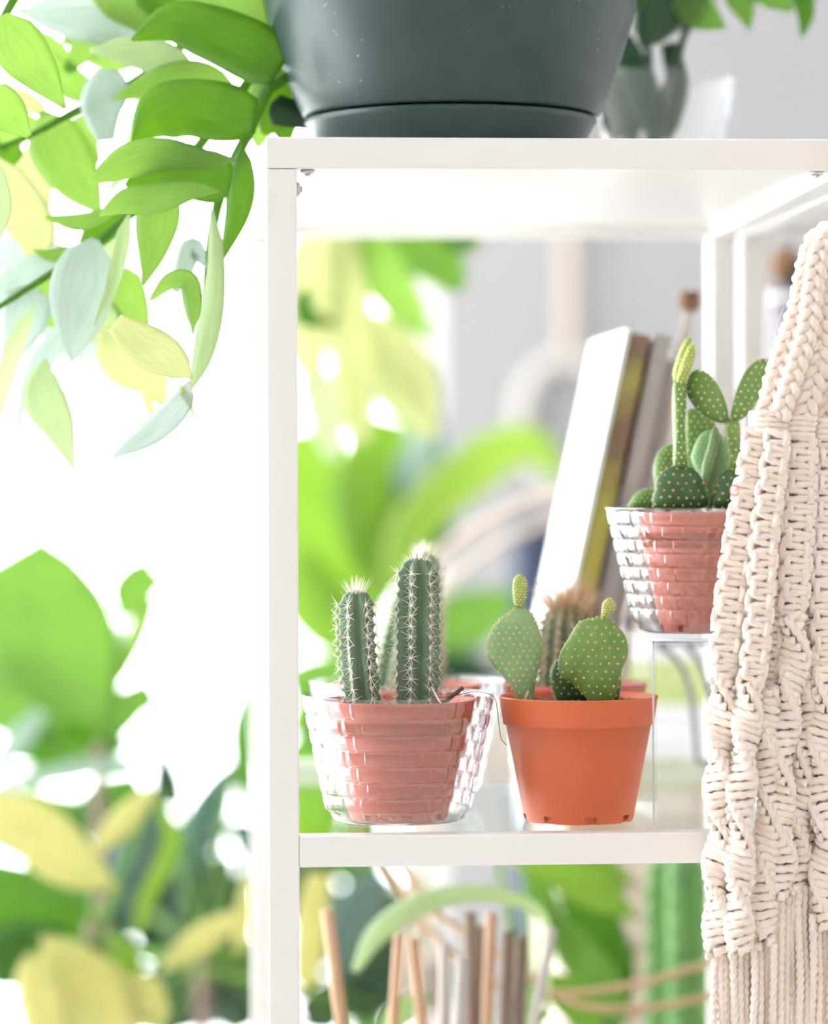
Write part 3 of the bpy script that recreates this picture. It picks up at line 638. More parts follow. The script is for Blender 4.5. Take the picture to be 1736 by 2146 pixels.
# ================================================================== macrame hanging
YM = -0.022
ring_c = P(1800, 352, YM)
E = thing('macrame_hanging', 'cream cotton macrame hanging with braids, twisted knots and fringe', 'macrame', tuple(P(1640, 2300, YM)))
S = M(1, YM)
def frames(path, y0, step):
    """centre points every `step` pixels along the path and the local side and down directions"""
    q = spline(path, 200); d = np.concatenate([[0], np.cumsum(np.linalg.norm(np.diff(q, axis=0), axis=1))])
    n = int(d[-1] / step); s = np.linspace(0, d[-1], n + 1)
    xs_, ys_ = np.interp(s, d, q[:, 0]), np.interp(s, d, q[:, 1])
    C_ = np.array([tuple(P(a, b, y0)) for a, b in zip(xs_, ys_)])
    T = np.gradient(C_, axis=0); T /= np.linalg.norm(T, axis=1)[:, None]
    fr = np.array([0, -1.0, 0]); Sd = np.cross(fr, T); Sd /= np.linalg.norm(Sd, axis=1)[:, None]
    return C_, T, -Sd, fr
TW = 1 / (S * 7.5)
def rope(mb, pts, r, seg=12, amp=0.15, tw=1.0):
    pts = np.array(pts, float); pts = spline(pts, int(len(pts) * 1.7))
    tube(mb, pts, r * S, seg, lobes=3, twist=TW * 0.75 * tw, amp=amp)
def braid(path, y0, A_=15, B_=8, r=9.5, period=84, n3=3):
    C_, T, Sd, fr = frames(path, y0, 6); mb = MB()
    for i in range(n3):
        pts = []
        for k in range(len(C_)):
            ph = 2 * math.pi * (k * 6 / period + i / n3)
            pts.append(C_[k] + Sd[k] * (A_ * S * math.sin(ph)) + fr * (B_ * S * math.sin(2 * ph)))
        rope(mb, pts, r)
    return mb.build('braid', COTTON, E)
def sennit(path, y0, hw, twist=0.0, pitch=13.5, r=7.2, b=13, name='knot_cord', ph=0.0):
    if twist: pitch, r, b = 17.5, 8.8, 15
    """square-knot (twist 0) or spiral half-knot band"""
    C_, T, Sd, fr = frames(path, y0, pitch); mb = MB(); n = len(C_)
    W = (lambda t: hw) if np.isscalar(hw) else (lambda t: float(np.interp(t, np.linspace(0, 1, len(hw)), hw)))
    edgeL, edgeR = [], []
    for k in range(n):
        th = ph + twist * k; a = W(k / max(1, n - 1)) - r * 0.6
        d1 = Sd[k] * math.cos(th) + fr * math.sin(th); d2 = fr * math.cos(th) - Sd[k] * math.sin(th)
        jt = random.uniform(-0.15, 0.15)
        for side in (1, -1):
            pts = []
            for q in np.linspace(-1.45, 1.45, 11):
                la = a * math.sin(q) * 1.02; ou = (b * (0.35 + 0.65 * math.cos(q))) * side
                sl = (0.30 * pitch * math.sin(q) * (1 if (twist or k % 2) else -1) + jt * pitch) + (0 if side > 0 else pitch * 0.5)
                pts.append(C_[k] + d1 * (la * S) + d2 * (ou * S) + T[k] * (sl * S))
            rope(mb, pts, r * random.uniform(0.95, 1.1), seg=11)
        edgeL.append(C_[k] - d1 * (a * S)); edgeR.append(C_[k] + d1 * (a * S))
        if not twist and k % 2 == 0 and k + 2 < n:
            sgn = 1 if (k // 2) % 2 else -1
            for ss, wgt in ((sgn, 0.62), (-sgn, 0.98)):
                pts = []
                for q in np.linspace(-1, 1, 9):
                    o2 = b * (1.35 if ss == sgn else 0.7) * (1 - 0.5 * q * q)
                    pts.append(C_[k] + T[k] * ((q * 1.15 + 0.5) * pitch * S) + d1 * (ss * (wgt * a + 3 * (1 - q * q)) * S) + d2 * (o2 * S))
                rope(mb, pts, r * 0.98, seg=9)
    if twist:
        for ed in (edgeL, edgeR): rope(mb, spline(ed, len(ed) * 3), r * 1.02, amp=0.2)
    for off in (-0.3, 0.3): tube(mb, [c_ + Sd[min(i, n - 1)] * off * 8 * S for i, c_ in enumerate(C_)], 8 * S, 6)
    return mb.build(name, COTTON, E)
def wrap(cx, cy_, a, b, y0, turns=4, pitch=11.5, r=6.6, slope=0.0):
    mb = MB(); pts = []; n = turns * 26
    for k in range(n + 1):
        q = 2 * math.pi * k / 26; c_ = P(cx + slope * k / 26, cy_ + pitch * (k / 26 - turns / 2), y0)
        pts.append(np.array(c_) + np.array([a * S * math.cos(q), -b * S * math.sin(q), -0.10 * a * S * math.cos(q)]))
    rope(mb, pts, r); return mb.build('wrap_knot', COTTON, E)
braid([(1752, 478), (1712, 502), (1690, 560), (1672, 650), (1642, 735), (1622, 800), (1606, 872)], YM, A_=15, B_=8, r=10)
braid([(1762, 470), (1722, 515), (1705, 590), (1692, 690), (1668, 770), (1648, 830), (1634, 874)], YM - .008, A_=15, B_=8, r=10)
braid([(1772, 470), (1742, 540), (1724, 640), (1716, 740), (1700, 810), (1682, 880)], YM - .002, A_=17, B_=9, r=11)
braid([(1790, 455), (1752, 500), (1746, 620), (1744, 740), (1732, 820), (1722, 890)], YM + .006, A_=16, B_=8, r=10.5)
braid([(1800, 450), (1776, 560), (1768, 700), (1760, 900)], YM + .004, A_=16, B_=8, r=10.5)
braid([(1710, 540), (1700, 640), (1682, 730), (1660, 800), (1655, 870)], YM + .012, A_=15, B_=6, r=10)
for p_ in ((1700, 640), (1735, 640)): pass
wrap(1612, 888, 38, 22, YM - .002, turns=4)
wrap(1676, 896, 34, 20, YM + .000, turns=4, slope=-2)
wrap(1738, 902, 32, 20, YM + .004, turns=4)
sennit([(1592, 912), (1576, 1000), (1552, 1120), (1534, 1240), (1524, 1330), (1518, 1412)], YM - .002, [34, 34, 33, 34, 33])
sennit([(1630, 912), (1618, 1000), (1602, 1120), (1594, 1240), (1584, 1350), (1570, 1452)], YM - .008, [26, 29, 29, 28, 28], pitch=14)
sennit([(1650, 930), (1640, 1050), (1630, 1180), (1620, 1330), (1608, 1460)], YM + .006, [20, 22, 24, 22, 22], pitch=14)
sennit([(1680, 918), (1676, 1050), (1668, 1180), (1662, 1300)], YM + .000, [32, 33, 32, 28], pitch=14)
sennit([(1742, 920), (1736, 1100), (1729, 1250), (1735, 1410)], YM + .004, [30, 32, 32, 30], pitch=14)
sennit([(1708, 960), (1703, 1100), (1698, 1250), (1694, 1370)], YM + .013, [15, 16, 20, 22], pitch=14)
SP = 0.39
sennit([(1519, 1395), (1513, 1500), (1507, 1620), (1513, 1750), (1503, 1850), (1510, 1985)], YM - .002, 33, twist=SP, ph=0.4)
sennit([(1569, 1430), (1562, 1560), (1553, 1680), (1550, 1800), (1546, 1900), (1554, 1988)], YM - .010, 30, twist=SP, ph=1.4)
sennit([(1606, 1440), (1606, 1560), (1612, 1680), (1608, 1790), (1600, 1880), (1602, 1965)], YM - .002, 27, twist=SP, ph=2.2)
sennit([(1661, 1290), (1667, 1370), (1656, 1450), (1642, 1560), (1634, 1680), (1640, 1790), (1630, 1872)], YM - .001, 31, twist=SP, ph=0.9)
sennit([(1692, 1360), (1692, 1480), (1682, 1600), (1674, 1700), (1670, 1800), (1666, 1872)], YM + .006, 29, twist=SP, ph=2.6)
sennit([(1735, 1400), (1724, 1500), (1724, 1640), (1734, 1760), (1724, 1880), (1737, 1935)], YM + .001, 32, twist=SP, ph=0.2)
sennit([(1702, 1480), (1706, 1600), (1700, 1700), (1699, 1800), (1704, 1930)], YM + .013, 22, twist=SP, ph=1.1)
sennit([(1770, 1100), (1766, 1400), (1768, 1700), (1765, 1930)], YM + .008, 28, twist=SP, ph=1.1)
def fringe(x, y, y0, x2, r=7.6):
    mb = MB(); n = 110; pts = []; ph = random.random() * 6; am = random.uniform(0.6, 3)
    for k in range(n):
        t = k / (n - 1); py = y + (2330 - y) * t
        pts.append(P(x + (x2 - x) * t + am * math.sin(ph + py * 0.02), py, y0 + 0.0012 * math.sin(ph * 2 + py * 0.013)))
    tube(mb, pts, r * S, 12, lobes=3, twist=TW * 0.85, amp=0.22); return mb.build('fringe_cord', COTTON, E)
for i in range(10): fringe(1498 + i * 13.6, 1968 + (8 if i % 2 else 0), YM - .004 + (i % 3) * 0.0022, 1500 + i * 13.4)
for i in range(6): fringe(1505 + i * 20, 1965, YM + .004, 1508 + i * 20)
for i in range(6): fringe(1638 + i * 12.5, 1856 + (6 if i % 2 else 0), YM + .000 + (i % 3) * 0.0022, 1636 + i * 13.5, r=8)
for i in range(4): fringe(1645 + i * 16, 1850, YM + .008, 1646 + i * 16, r=8)
for i in range(6): fringe(1704 + i * 13, 1915, YM + .000 + (i % 3) * 0.0022, 1702 + i * 14, r=8)
mb = MB(); tube(mb, [np.array(P(1540, 1028, YM - .014)) + np.array([0.0024 * math.cos(q), 0.001 * math.sin(q), 0.0030 * math.sin(q)]) for q in np.linspace(0, 6.0, 22)], 0.00045, 6); mb.build('pink_thread_loop', PINK, E, label='tiny pink thread loop')
stem('loose_fibre', [P(1642, 646, YM - .012), P(1631, 675, YM - .014), P(1626, 705, YM - .013), P(1628, 740, YM - .01)], 0.0002, COTTON, E, seg=5)
stem('loose_fibre', [P(1680, 1112, YM - .014), P(1692, 1140, YM - .016), P(1690, 1200, YM - .014)], 0.00018, COTTON, E, seg=5)
stem('loose_fibre', [P(1668, 1260, YM - .016), P(1662, 1290, YM - .018), P(1676, 1308, YM - .016), P(1702, 1304, YM - .012)], 0.00018, COTTON, E, seg=5)
# the wooden ring and hook that carry it (beyond the right edge of the picture)
mb = MB(); rc = np.array(P(1835, 400, YM)); tube(mb, [rc + np.array([0.022 * math.cos(q), 0, 0.022 * math.sin(q)]) for q in np.linspace(0, 2 * math.pi, 40)], 0.0045, 12); mb.build('wooden_ring', WOODL, E)
mb = MB(); tube(mb, spline([rc + np.array([0, 0, 0.018]), rc + np.array([0.0, -0.008, 0.024]), rc + np.array([0, 0.008, 0.045]), (rc[0], -0.004, ZT + 0.0035), (rc[0], 0.015, ZT + 0.003)], 30), 0.0016, 8); mb.build('hook', STEEL, E)

# ================================================================== planter with hanging fern on top
YG = 0.135; xg = P(945, 250, YG).x
E = thing('hanging_fern', 'dark green plastic planter on shelf top with long drooping fern fronds', 'plant', (xg, YG, ZT + 0.0006))
zz = lambda py: P(945, py, YG - 0.09).z
mg = lambda px: M(px, YG)
H1 = M(84, YG)
mb = MB(); lathe(mb, [(0, 0.0), (mg(258), 0.0), (mg(268), 0.002), (mg(300), H1 * 0.82), (mg(308), H1 * 0.93), (mg(304), H1 * 0.99), (mg(290), H1)], (xg, YG, ZT + 0.0006), 96); mb.build('saucer', PLANTER, E)
mb = MB(); b0 = H1 + 0.0014
lathe(mb, [(mg(290), b0), (mg(308), b0 + 0.0004), (mg(313), b0 + 0.002), (mg(334), M(142, YG)), (mg(360), M(214, YG)), (mg(383), M(290, YG)), (mg(404), M(390, YG)), (mg(424), M(520, YG)), (mg(436), M(640, YG)), (mg(446), M(645, YG)), (mg(448), M(700, YG)), (mg(438), M(700, YG)), (mg(420), M(600, YG)), (mg(380), M(560, YG))], (xg, YG, ZT), 128)
mb.build('planter', PLANTER, E)
mb = MB(); disc(mb, mg(425), (xg, YG, ZT + M(610, YG)), 48, 8, 0.004, 60); mb.build('soil', SOIL, E)
top = Vector((xg, YG, ZT + M(610, YG)))
lip = ZT + M(730, YG)
def frond(pts, y, r0=0.0034):
    pp = [top + Vector((-0.03, 0, 0)), Vector((xg - mg(300), (YG + y) / 2, lip + 0.04)), Vector((xg - mg(470), y, lip - 0.02))] if True else []
    pp = pp + [P(a, b, y + (c[0] if c else 0)) for a, b, *c in pts]
    return stem('frond', pp, [r0, r0, r0, r0 * 0.8, r0 * 0.3], LF_D, E, n=44)
def L(fr, pts, hw, y, m, **k): return leaf('leaflet', pts, hw, y, m, fr, **k)
f1 = frond([(610, 100), (560, 190), (525, 270), (492, 335), (464, 405), (452, 450), (440, 520), (432, 600), (418, 700), (398, 805)], 0.13)
L(f1, [(585, 150), (530, 112), (440, 72), (360, 50), (276, 84)], [52, 64, 58, 42, 3], 0.12, FR_D, arch=0.5, yaw=0.3, b0=0.7, wave=0.06)
L(f1, [(600, 60), (500, 10), (400, -20), (330, -20)], [25, 40, 30, 5], 0.14, FR_M, arch=0.3)
L(f1, [(620, 40), (560, 10), (500, -20)], [40, 45, 20], 0.18, LF_DK)
L(f1, [(538, 246), (470, 240), (395, 230), (330, 246), (278, 298)], [52, 62, 62, 52, 4], 0.10, FR_D, arch=0.45, yaw=0.35, b0=0.7, wave=0.06)
L(f1, [(484, 384), (420, 372), (345, 352), (264, 390)], [46, 56, 48, 4], 0.09, FR_D, arch=0.45, yaw=0.35, b0=0.7, wave=0.06)
L(f1, [(500, 190), (430, 163), (370, 162), (310, 182), (236, 208)], [12, 30, 32, 26, 2], 0.16, FR_M, arch=0.4, yaw=0.3)
L(f1, [(492, 335), (420, 335), (345, 325), (265, 342), (186, 384)], [12, 22, 34, 36, 4], 0.08, FR_M, arch=0.4, yaw=0.3)
L(f1, [(462, 402), (400, 400), (330, 418), (265, 424), (208, 452)], [8, 20, 32, 27, 2], 0.07, FR_M, arch=0.35, yaw=0.3)
L(f1, [(508, 300), (503, 380), (495, 450), (460, 558)], [10, 32, 27, 2], 0.12, FR_D, arch=0.3, yaw=-0.4)
L(f1, [(600, 120), (582, 190), (570, 240), (556, 282)], [40, 56, 46, 8], 0.17, FR_D, arch=0.3, yaw=-0.2)
L(f1, [(565, 225), (615, 240), (660, 265)], [34, 28, 8], 0.16, LF_DK, arch=0.3)
L(f1, [(345, 395), (330, 460), (318, 530), (302, 598)], [34, 46, 30, 2], 0.14, FR_M, arch=0.3)
L(f1, [(445, 440), (448, 560), (436, 660), (418, 750), (396, 822)], [14, 22, 30, 24, 3], 0.085, FR_P, arch=0.5, yaw=-0.6)
L(f1, [(432, 560), (404, 520), (385, 560), (368, 612)], [6, 22, 20, 6], 0.11, FR_B, arch=0.4)
L(f1, [(405, 700), (402, 640), (392, 590), (355, 592), (316, 628)], [4, 20, 22, 17, 3], 0.06, FR_M, arch=0.4, yaw=0.4)
L(f1, [(404, 792), (352, 752), (300, 722), (240, 676)], [10, 40, 44, 22], 0.05, FR_Y, arch=0.22, yaw=0.15)
L(f1, [(398, 800), (372, 850), (310, 908), (234, 958)], [10, 27, 26, 2], 0.05, FR_B, arch=0.35, yaw=-0.3)
L(f1, [(378, 808), (392, 836), (407, 870)], [5, 8, 1], 0.05, FR_Y, arch=0.4)
L(f1, [(612, 70), (596, 150), (590, 230), (600, 300)], [40, 52, 48, 10], 0.23, FR_D, arch=0.3, yaw=-0.2)
L(f1, [(570, 90), (556, 180), (548, 250), (540, 310)], [30, 46, 40, 6], 0.25, FR_M, arch=0.3)
f2 = frond([(560, 60), (430, 290), (300, 425), (200, 512), (120, 565), (0, 642), (-90, 700)], 0.165)
L(f2, [(200, 500), (178, 580), (165, 660), (150, 760)], [36, 66, 58, 3], 0.15, FR_B, arch=0.25, yaw=0.25)
L(f2, [(272, 450), (256, 540), (234, 612), (198, 682)], [20, 21, 16, 2], 0.13, FR_P, arch=0.5, yaw=0.8)
L(f2, [(-10, 330), (35, 420), (72, 490), (68, 545)], [25, 50, 46, 12], 0.20, FR_Y, arch=0.25)
L(f2, [(250, 440), (170, 465), (95, 455)], [8, 18, 3], 0.15, FR_M)
L(f2, [(130, 545), (50, 575), (-20, 625)], [18, 34, 28], 0.19, FR_B, arch=0.3)
L(f2, [(150, 520), (110, 535), (70, 525)], [10, 14, 2], 0.17, FR_M)
L(f2, [(260, 440), (215, 475), (180, 520)], [18, 34, 20], 0.19, FR_D)
L(f2, [(110, 570), (102, 630), (100, 685)], [24, 32, 26], 0.20, FR_M)
L(f2, [(60, 600), (48, 670), (22, 745)], [52, 50, 22], 0.18, FR_B, arch=0.3)
L(f2, [(72, 642), (38, 720), (12, 800), (-4, 880)], [10, 24, 22, 8], 0.14, FR_P, arch=0.4, yaw=0.7)
L(f2, [(262, 560), (272, 630), (292, 706)], [26, 38, 26], 0.22, FR_M, arch=0.25)
L(f2, [(215, 690), (265, 745), (310, 790), (350, 855)], [40, 62, 46, 3], 0.20, FR_Y, arch=0.25)
L(f2, [(130, 700), (85, 760), (52, 830), (34, 905)], [22, 26, 14, 3], 0.21, FR_B, arch=0.4)
L(f2, [(95, 752), (90, 830), (120, 892), (156, 985)], [12, 46, 36, 2], 0.17, FR_P, arch=0.25, yaw=-0.2)
L(f2, [(300, 830), (330, 880), (345, 920)], [10, 10, 2], 0.21, FR_Y)
L(f2, [(150, 690), (190, 690), (250, 650)], [14, 26, 24], 0.22, FR_P)
f3 = frond([(520, -40), (400, 80), (280, 172), (160, 232), (60, 285), (-60, 330)], 0.21)
L(f3, [(250, 150), (214, 215), (222, 295)], [40, 46, 18], 0.20, FR_B, arch=0.3)
L(f3, [(90, 235), (125, 312), (168, 385), (212, 448)], [36, 62, 46, 4], 0.22, FR_M, arch=0.25)
L(f3, [(415, 145), (340, 122), (270, 108), (188, 106)], [10, 36, 32, 4], 0.17, FR_P, arch=0.35, yaw=0.3)
L(f3, [(330, 60), (230, 55), (130, 45), (28, 18)], [36, 44, 30, 3], 0.24, FR_B, arch=0.3, yaw=0.3)
L(f3, [(240, 70), (180, 100), (140, 150)], [30, 30, 8], 0.25, FR_M)
L(f3, [(200, 200), (150, 175), (100, 130), (72, 70)], [22, 34, 30, 6], 0.25, FR_M)
L(f3, [(100, 240), (60, 215), (10, 190)], [6, 20, 14], 0.22, FR_Y)
L(f3, [(340, 70), (300, 35), (240, 10), (190, -20)], [30, 34, 30, 10], 0.23, FR_M)
L(f3, [(420, 40), (350, 20), (300, -20)], [30, 34, 30], 0.22, FR_D)
L(f3, [(420, 150), (350, 190), (300, 170)], [14, 26, 18], 0.24, FR_D)
L(f3, [(40, 300), (10, 330), (-20, 300)], [20, 24, 18], 0.24, FR_D)
for pts_, hw_, y_, m_ in (([(330, -20), (250, 20), (150, 20), (60, 10)], [30, 50, 45, 6], .30, FR_B), ([(320, 90), (250, 110), (190, 90), (130, 80)], [20, 40, 40, 6], .30, FR_M), ([(80, 250), (30, 270), (-20, 280)], [14, 40, 30], .28, FR_M),
        ([(180, 235), (150, 330), (160, 420)], [24, 60, 14], .30, FR_M), ([(100, 270), (60, 400), (100, 500)], [20, 50, 14], .31, FR_Y), ([(310, 150), (290, 300), (230, 400)], [10, 30, 6], .28, FR_P), ([(150, 120), (90, 110), (20, 60)], [20, 44, 20], .32, FR_M)):
    L(f3, pts_, hw_, y_, m_, arch=0.3, yaw=random.uniform(-.3, .3))
for pts_, hw_, y_, m_ in (([(240, 450), (215, 560), (230, 660)], [24, 45, 20], .30, FR_P), ([(140, 520), (60, 520), (-20, 540)], [10, 30, 30], .30, FR_B), ([(90, 590), (20, 660), (-20, 720)], [24, 40, 30], .30, FR_P), ([(230, 740), (150, 720), (90, 680)], [10, 36, 20], .30, FR_B)):
    L(f2, pts_, hw_, y_, m_, arch=0.3, yaw=random.uniform(-.3, .3))
f4 = frond([(300, -250), (120, -140), (40, -20), (-10, 70), (-60, 160)], 0.05, r0=0.003)
L(f4, [(8, 30), (42, 98), (88, 158), (136, 226)], [34, 56, 40, 2], 0.03, FR_M, arch=0.2, yaw=0.2)
L(f4, [(-30, 190), (15, 235), (62, 286)], [40, 44, 6], 0.03, FR_M, arch=0.25, yaw=0.2)
L(f4, [(-6, 340), (8, 430), (-6, 500)], [8, 16, 6], 0.04, FR_P)
for f_ in (f1, f2, f3, f4): pass
# ------------------------------------------------------------------ clear cup with cuttings, right of the planter
YQ = 0.36; xq = P(1392, 200, YQ).x; zq = ZT
E = thing('potted_cutting', 'clear plastic cup of leafy green cuttings, right of dark planter', 'plant', (xq, YQ, zq))
mb = MB(); hq = M(250, YQ)
lathe(mb, [(M(8, YQ), 0.001), (M(112, YQ), 0.0), (M(118, YQ), 0.003), (M(134, YQ), hq * 0.62), (M(140, YQ), hq * 0.64), (M(148, YQ), hq * 0.97), (M(151, YQ), hq * 0.975), (M(151, YQ), hq), (M(147, YQ), hq)], (xq, YQ, zq), 64); mb.build('cup', CUPCLEAR, E)
for pts, hw in (([(1380, 300), (1340, 180), (1300, 80)], [20, 48, 30]), ([(1330, 310), (1300, 200), (1310, 90)], [25, 45, 20]), ([(1400, 300), (1420, 180), (1400, 90)], [14, 30, 20]), ([(1290, 300), (1275, 200), (1270, 120)], [20, 30, 14]), ([(1360, 310), (1390, 240), (1400, 170)], [20, 34, 10])):
    leaf('leaf', pts, [h_ * 0.8 for h_ in hw], YQ + random.uniform(-.02, .02), LF_DK, E, arch=0.3, yaw=random.uniform(-.4, .4))
for pts, hw, m_ in (([(1345, 100), (1390, 20), (1460, -40)], [18, 60, 50], LF_DK), ([(1440, -30), (1470, 20), (1520, 58)], [40, 48, 4], LF_M), ([(1520, -50), (1555, 10), (1572, 62)], [24, 26, 3], LF_M), ([(1560, -40), (1620, -10), (1660, 20)], [30, 28, 8], LF_M), ([(1665, -40), (1688, 20), (1682, 78)], [20, 20, 3], LF_D), ([(1600, -30), (1680, -30), (1720, -10)], [20, 24, 8], LF_D), ([(1360, 40), (1345, -20), (1370, -60)], [16, 30, 20], LF_D)):
    leaf('leaf', pts, hw, YQ - 0.02, m_, E, arch=0.3, yaw=random.uniform(-.4, .4))
stem('stem', [P(1365, 270, YQ), P(1358, 100, YQ), P(1350, 30, YQ), P(1400, -60, YQ)], 0.003, LF_DK, E)
stem('stem', [P(1400, 270, YQ), P(1440, 60, YQ), P(1560, -60, YQ), P(1660, -60, YQ)], 0.003, LF_DK, E)

# ================================================================== behind and below the shelf
# wooden plank cabinet behind the shelf, with a printed box on it
YW = 0.78; xw0 = P(1180, 1600, YW).x; xw1 = P(1820, 1600, YW).x; zw = P(1400, 1540, YW).z
E = thing('plank_cabinet', 'greyed wooden plank cabinet standing behind the glass shelf', 'cabinet', ((xw0 + xw1) / 2, YW + 0.15, 0))
mb = MB(); mb.box(xw0 + 0.01, xw1 - 0.01, YW + 0.012, YW + 0.32, 0.0, zw - 0.02); mb.build('carcass', PLANK, E, smooth=False)
mb = MB(); mb.box(xw0 - 0.005, xw1 + 0.005, YW - 0.006, YW + 0.33, zw - 0.02, zw); mb.build('top_board', CARD, E, smooth=False)
z_ = zw - 0.0215; ph = 0.026; k = 0
while z_ - ph > 0.02:
    mb = MB(); mb.box(xw0, xw1, YW + random.uniform(0, 0.002), YW + 0.012, z_ - ph + 0.0015, z_); mb.build('plank', PLANK, E, smooth=False, bevel=0.001); z_ -= ph
    if z_ < zw - 0.25: ph = 0.06
xb0, xb1 = P(1300, 1400, YW + .05).x, P(1545, 1400, YW + .05).x; zb1 = P(1400, 1335, YW + .05).z
E = thing('printed_box', 'white cardboard box with green printed band behind the acrylic riser', 'box', ((xb0 + xb1) / 2, YW + .1, zw))
mb = MB(); mb.box(xb0, xb1, YW + .05, YW + .15, zw + .0003, zb1); mb.build('carton', CARD, E, smooth=False, bevel=0.001)
mb = MB(); mb.box(xb0 - .0004, xb1 + .0004, YW + .0494, YW + .1506, P(1400, 1478, YW + .05).z, P(1400, 1384, YW + .05).z); mb.build('green_band', CARDG, E, smooth=False)

# tall vase on the cabinet
YV = 0.90; xv = P(1655, 700, YV).x
E = thing('tall_vase', 'tall white ceramic vase with dried flowers behind the macrame', 'vase', (xv, YV, zw))
hv = P(1655, 606, YV).z - zw - 0.0004
mb = MB(); lathe(mb, [(0, 0.001), (0.035, 0.0004), (0.045, 0.03), (0.048, hv * 0.4), (0.034, hv * 0.6), (0.019, hv * 0.82), (0.017, hv * 0.9), (0.021, hv), (0.019, hv), (0.015, hv * 0.93)], (xv, YV, zw), 40); mb.build('vase_body', mat('mauve_glaze', (0.20, 0.175, 0.205), (0.27, 0.24, 0.275), rough=0.35, scale=30), E)
mb = MB(); tube(mb, [(xv + 0.0205 * math.cos(q), YV + 0.0205 * math.sin(q), zw + hv * 0.98) for q in np.linspace(0, 2 * math.pi, 30)], 0.0035, 8); mb.build('white_rim', CERAMIC, E)
for a_, b_, m_ in (((1640, 560), (1632, 596), BROWN), ((1650, 552), (1650, 600), BROWN), ((1660, 575), (1656, 606), LF_DK), ((1668, 580), (1662, 606), LF_DK)):
    q = P(*a_, YV); mb = MB(); lathe(mb, [(0.001, -0.016), (0.009, -0.007), (0.011, 0.003), (0.006, 0.013), (0.0005, 0.016)], tuple(q), 10, rad=lambda r, i, a: r * (1 + .2 * math.cos(5 * a))); mb.build('dried_bloom', m_, E)
    stem('stalk', [q, P(*b_, YV), Vector((xv, YV, zw + hv * 0.9))], 0.0012, BEIGE, E, n=10)
def bigpot(E, x, y, r, h, m=GREYPOT, z=0.0):
    mb = MB(); lathe(mb, [(0, 0.002), (r * 0.75, 0.0), (r * 0.8, 0.01), (r, h * 0.95), (r * 1.03, h), (r * 0.95, h), (r * 0.9, h * 0.9)], (x, y, z), 40); mb.build('pot', m, E)
    mb = MB(); disc(mb, r * 0.91, (x, y, z + h * 0.9), 24, 4, 0.004, 50); mb.build('soil', SOIL, E)
def floor_plant(name, label, px, y, leaves, potr=0.11, poth=0.22, trunkm=TRUNK, trunk_r=0.010, tops=None, cat='plant', rr=0.0026, lname='leaf', z=0.0):
    x = P(px, 1600, y).x; E = thing(name, label, cat, (x, y, z)); bigpot(E, x, y, potr, poth, z=z)
    tz = P(px, tops or 1900, y).z
    stem('trunk', [(x, y, z + poth * 0.85), (x + 0.005, y, (tz + z + poth) / 2), (x, y, tz)], [trunk_r, trunk_r * 0.6], trunkm, E)
    for pts, hw, dy, m_, *kw in leaves:
        k = kw[0] if kw else {}
        leaf(lname, pts, hw, y + dy, m_, E, arch=k.get('arch', 0.25), yaw=k.get('yaw', random.uniform(-0.3, 0.3)), wave=0.05)
        b = P(pts[0][0], pts[0][1], y + dy)
        stem('leaf_stalk', [b, (b + Vector((x, y, tz))) / 2 + Vector((0, 0, -0.01)), Vector((x, y, tz - 0.02))], rr, LF_M, E, n=8, seg=6)
    return E
floor_plant('broad_leaf_plant', 'tall broad-leaved green plant against the bright window, at left', 205, 1.13, [
    ([(215, 1530), (150, 1390), (70, 1270), (10, 1170)], [30, 125, 140, 95], 0, LF_M),
    ([(120, 1560), (40, 1480), (-60, 1400)], [30, 80, 80], .05, LF_M),
    ([(256, 1310), (276, 1240), (330, 1195)], [6, 46, 38], .02, LF_M),
    ([(250, 1440), (285, 1330), (322, 1255)], [6, 26, 14], .02, LF_LIME),
    ([(215, 1580), (250, 1500), (320, 1440)], [10, 40, 24], .04, LF_M),
    ([(280, 1560), (160, 1560), (20, 1550)], [12, 56, 40], .06, LF_D),
    ([(-10, 1610), (40, 1550), (90, 1490)], [16, 26, 14], -.04, LF_B),
    ([(-30, 1665), (100, 1640), (215, 1618), (335, 1598)], [24, 36, 34, 10], -.08, LF_B, dict(arch=0.6, yaw=-1.0)),
    ([(240, 1540), (270, 1480), (330, 1480)], [10, 34, 8], .1, LF_TEAL)], tops=1560)
floor_plant('croton', 'yellow and green variegated croton in the lower left corner', 190, 0.87, [
    ([(250, 1862), (150, 1806), (60, 1735), (-60, 1700)], [8, 56, 66, 50], -.02, LF_GOLD),
    ([(195, 1790), (255, 1722), (320, 1655)], [8, 30, 12], .0, LF_GOLD),
    ([(320, 1660), (360, 1760), (310, 1880), (285, 1960)], [6, 20, 18, 8], .02, LF_LIME),
    ([(335, 2035), (415, 1972), (495, 1922)], [8, 32, 18], -.02, LF_GOLD),
    ([(90, 1960), (180, 2080), (230, 2190)], [20, 90, 110], -.06, LF_GOLD, dict(yaw=0.2)),
    ([(60, 2000), (90, 2080), (110, 2190)], [30, 60, 50], -.05, LF_GOLD),
    ([(240, 1950), (262, 2005), (292, 2045)], [10, 32, 12], -.04, LF_LIME),
    ([(500, 2000), (512, 1920), (520, 1830)], [14, 20, 6], .05, LF_GOLD),
    ([(330, 2160), (300, 2090), (290, 2040)], [30, 50, 20], -.05, LF_GOLD),
    ([(640, 2080), (650, 1940), (670, 1830)], [30, 34, 26], .06, LF_GOLD),
    ([(200, 1900), (60, 1940), (-60, 1900)], [20, 120, 110], .1, LF_D),
    ([(180, 2000), (80, 2000), (-20, 2010)], [30, 70, 60], .08, LF_D)], tops=1930)
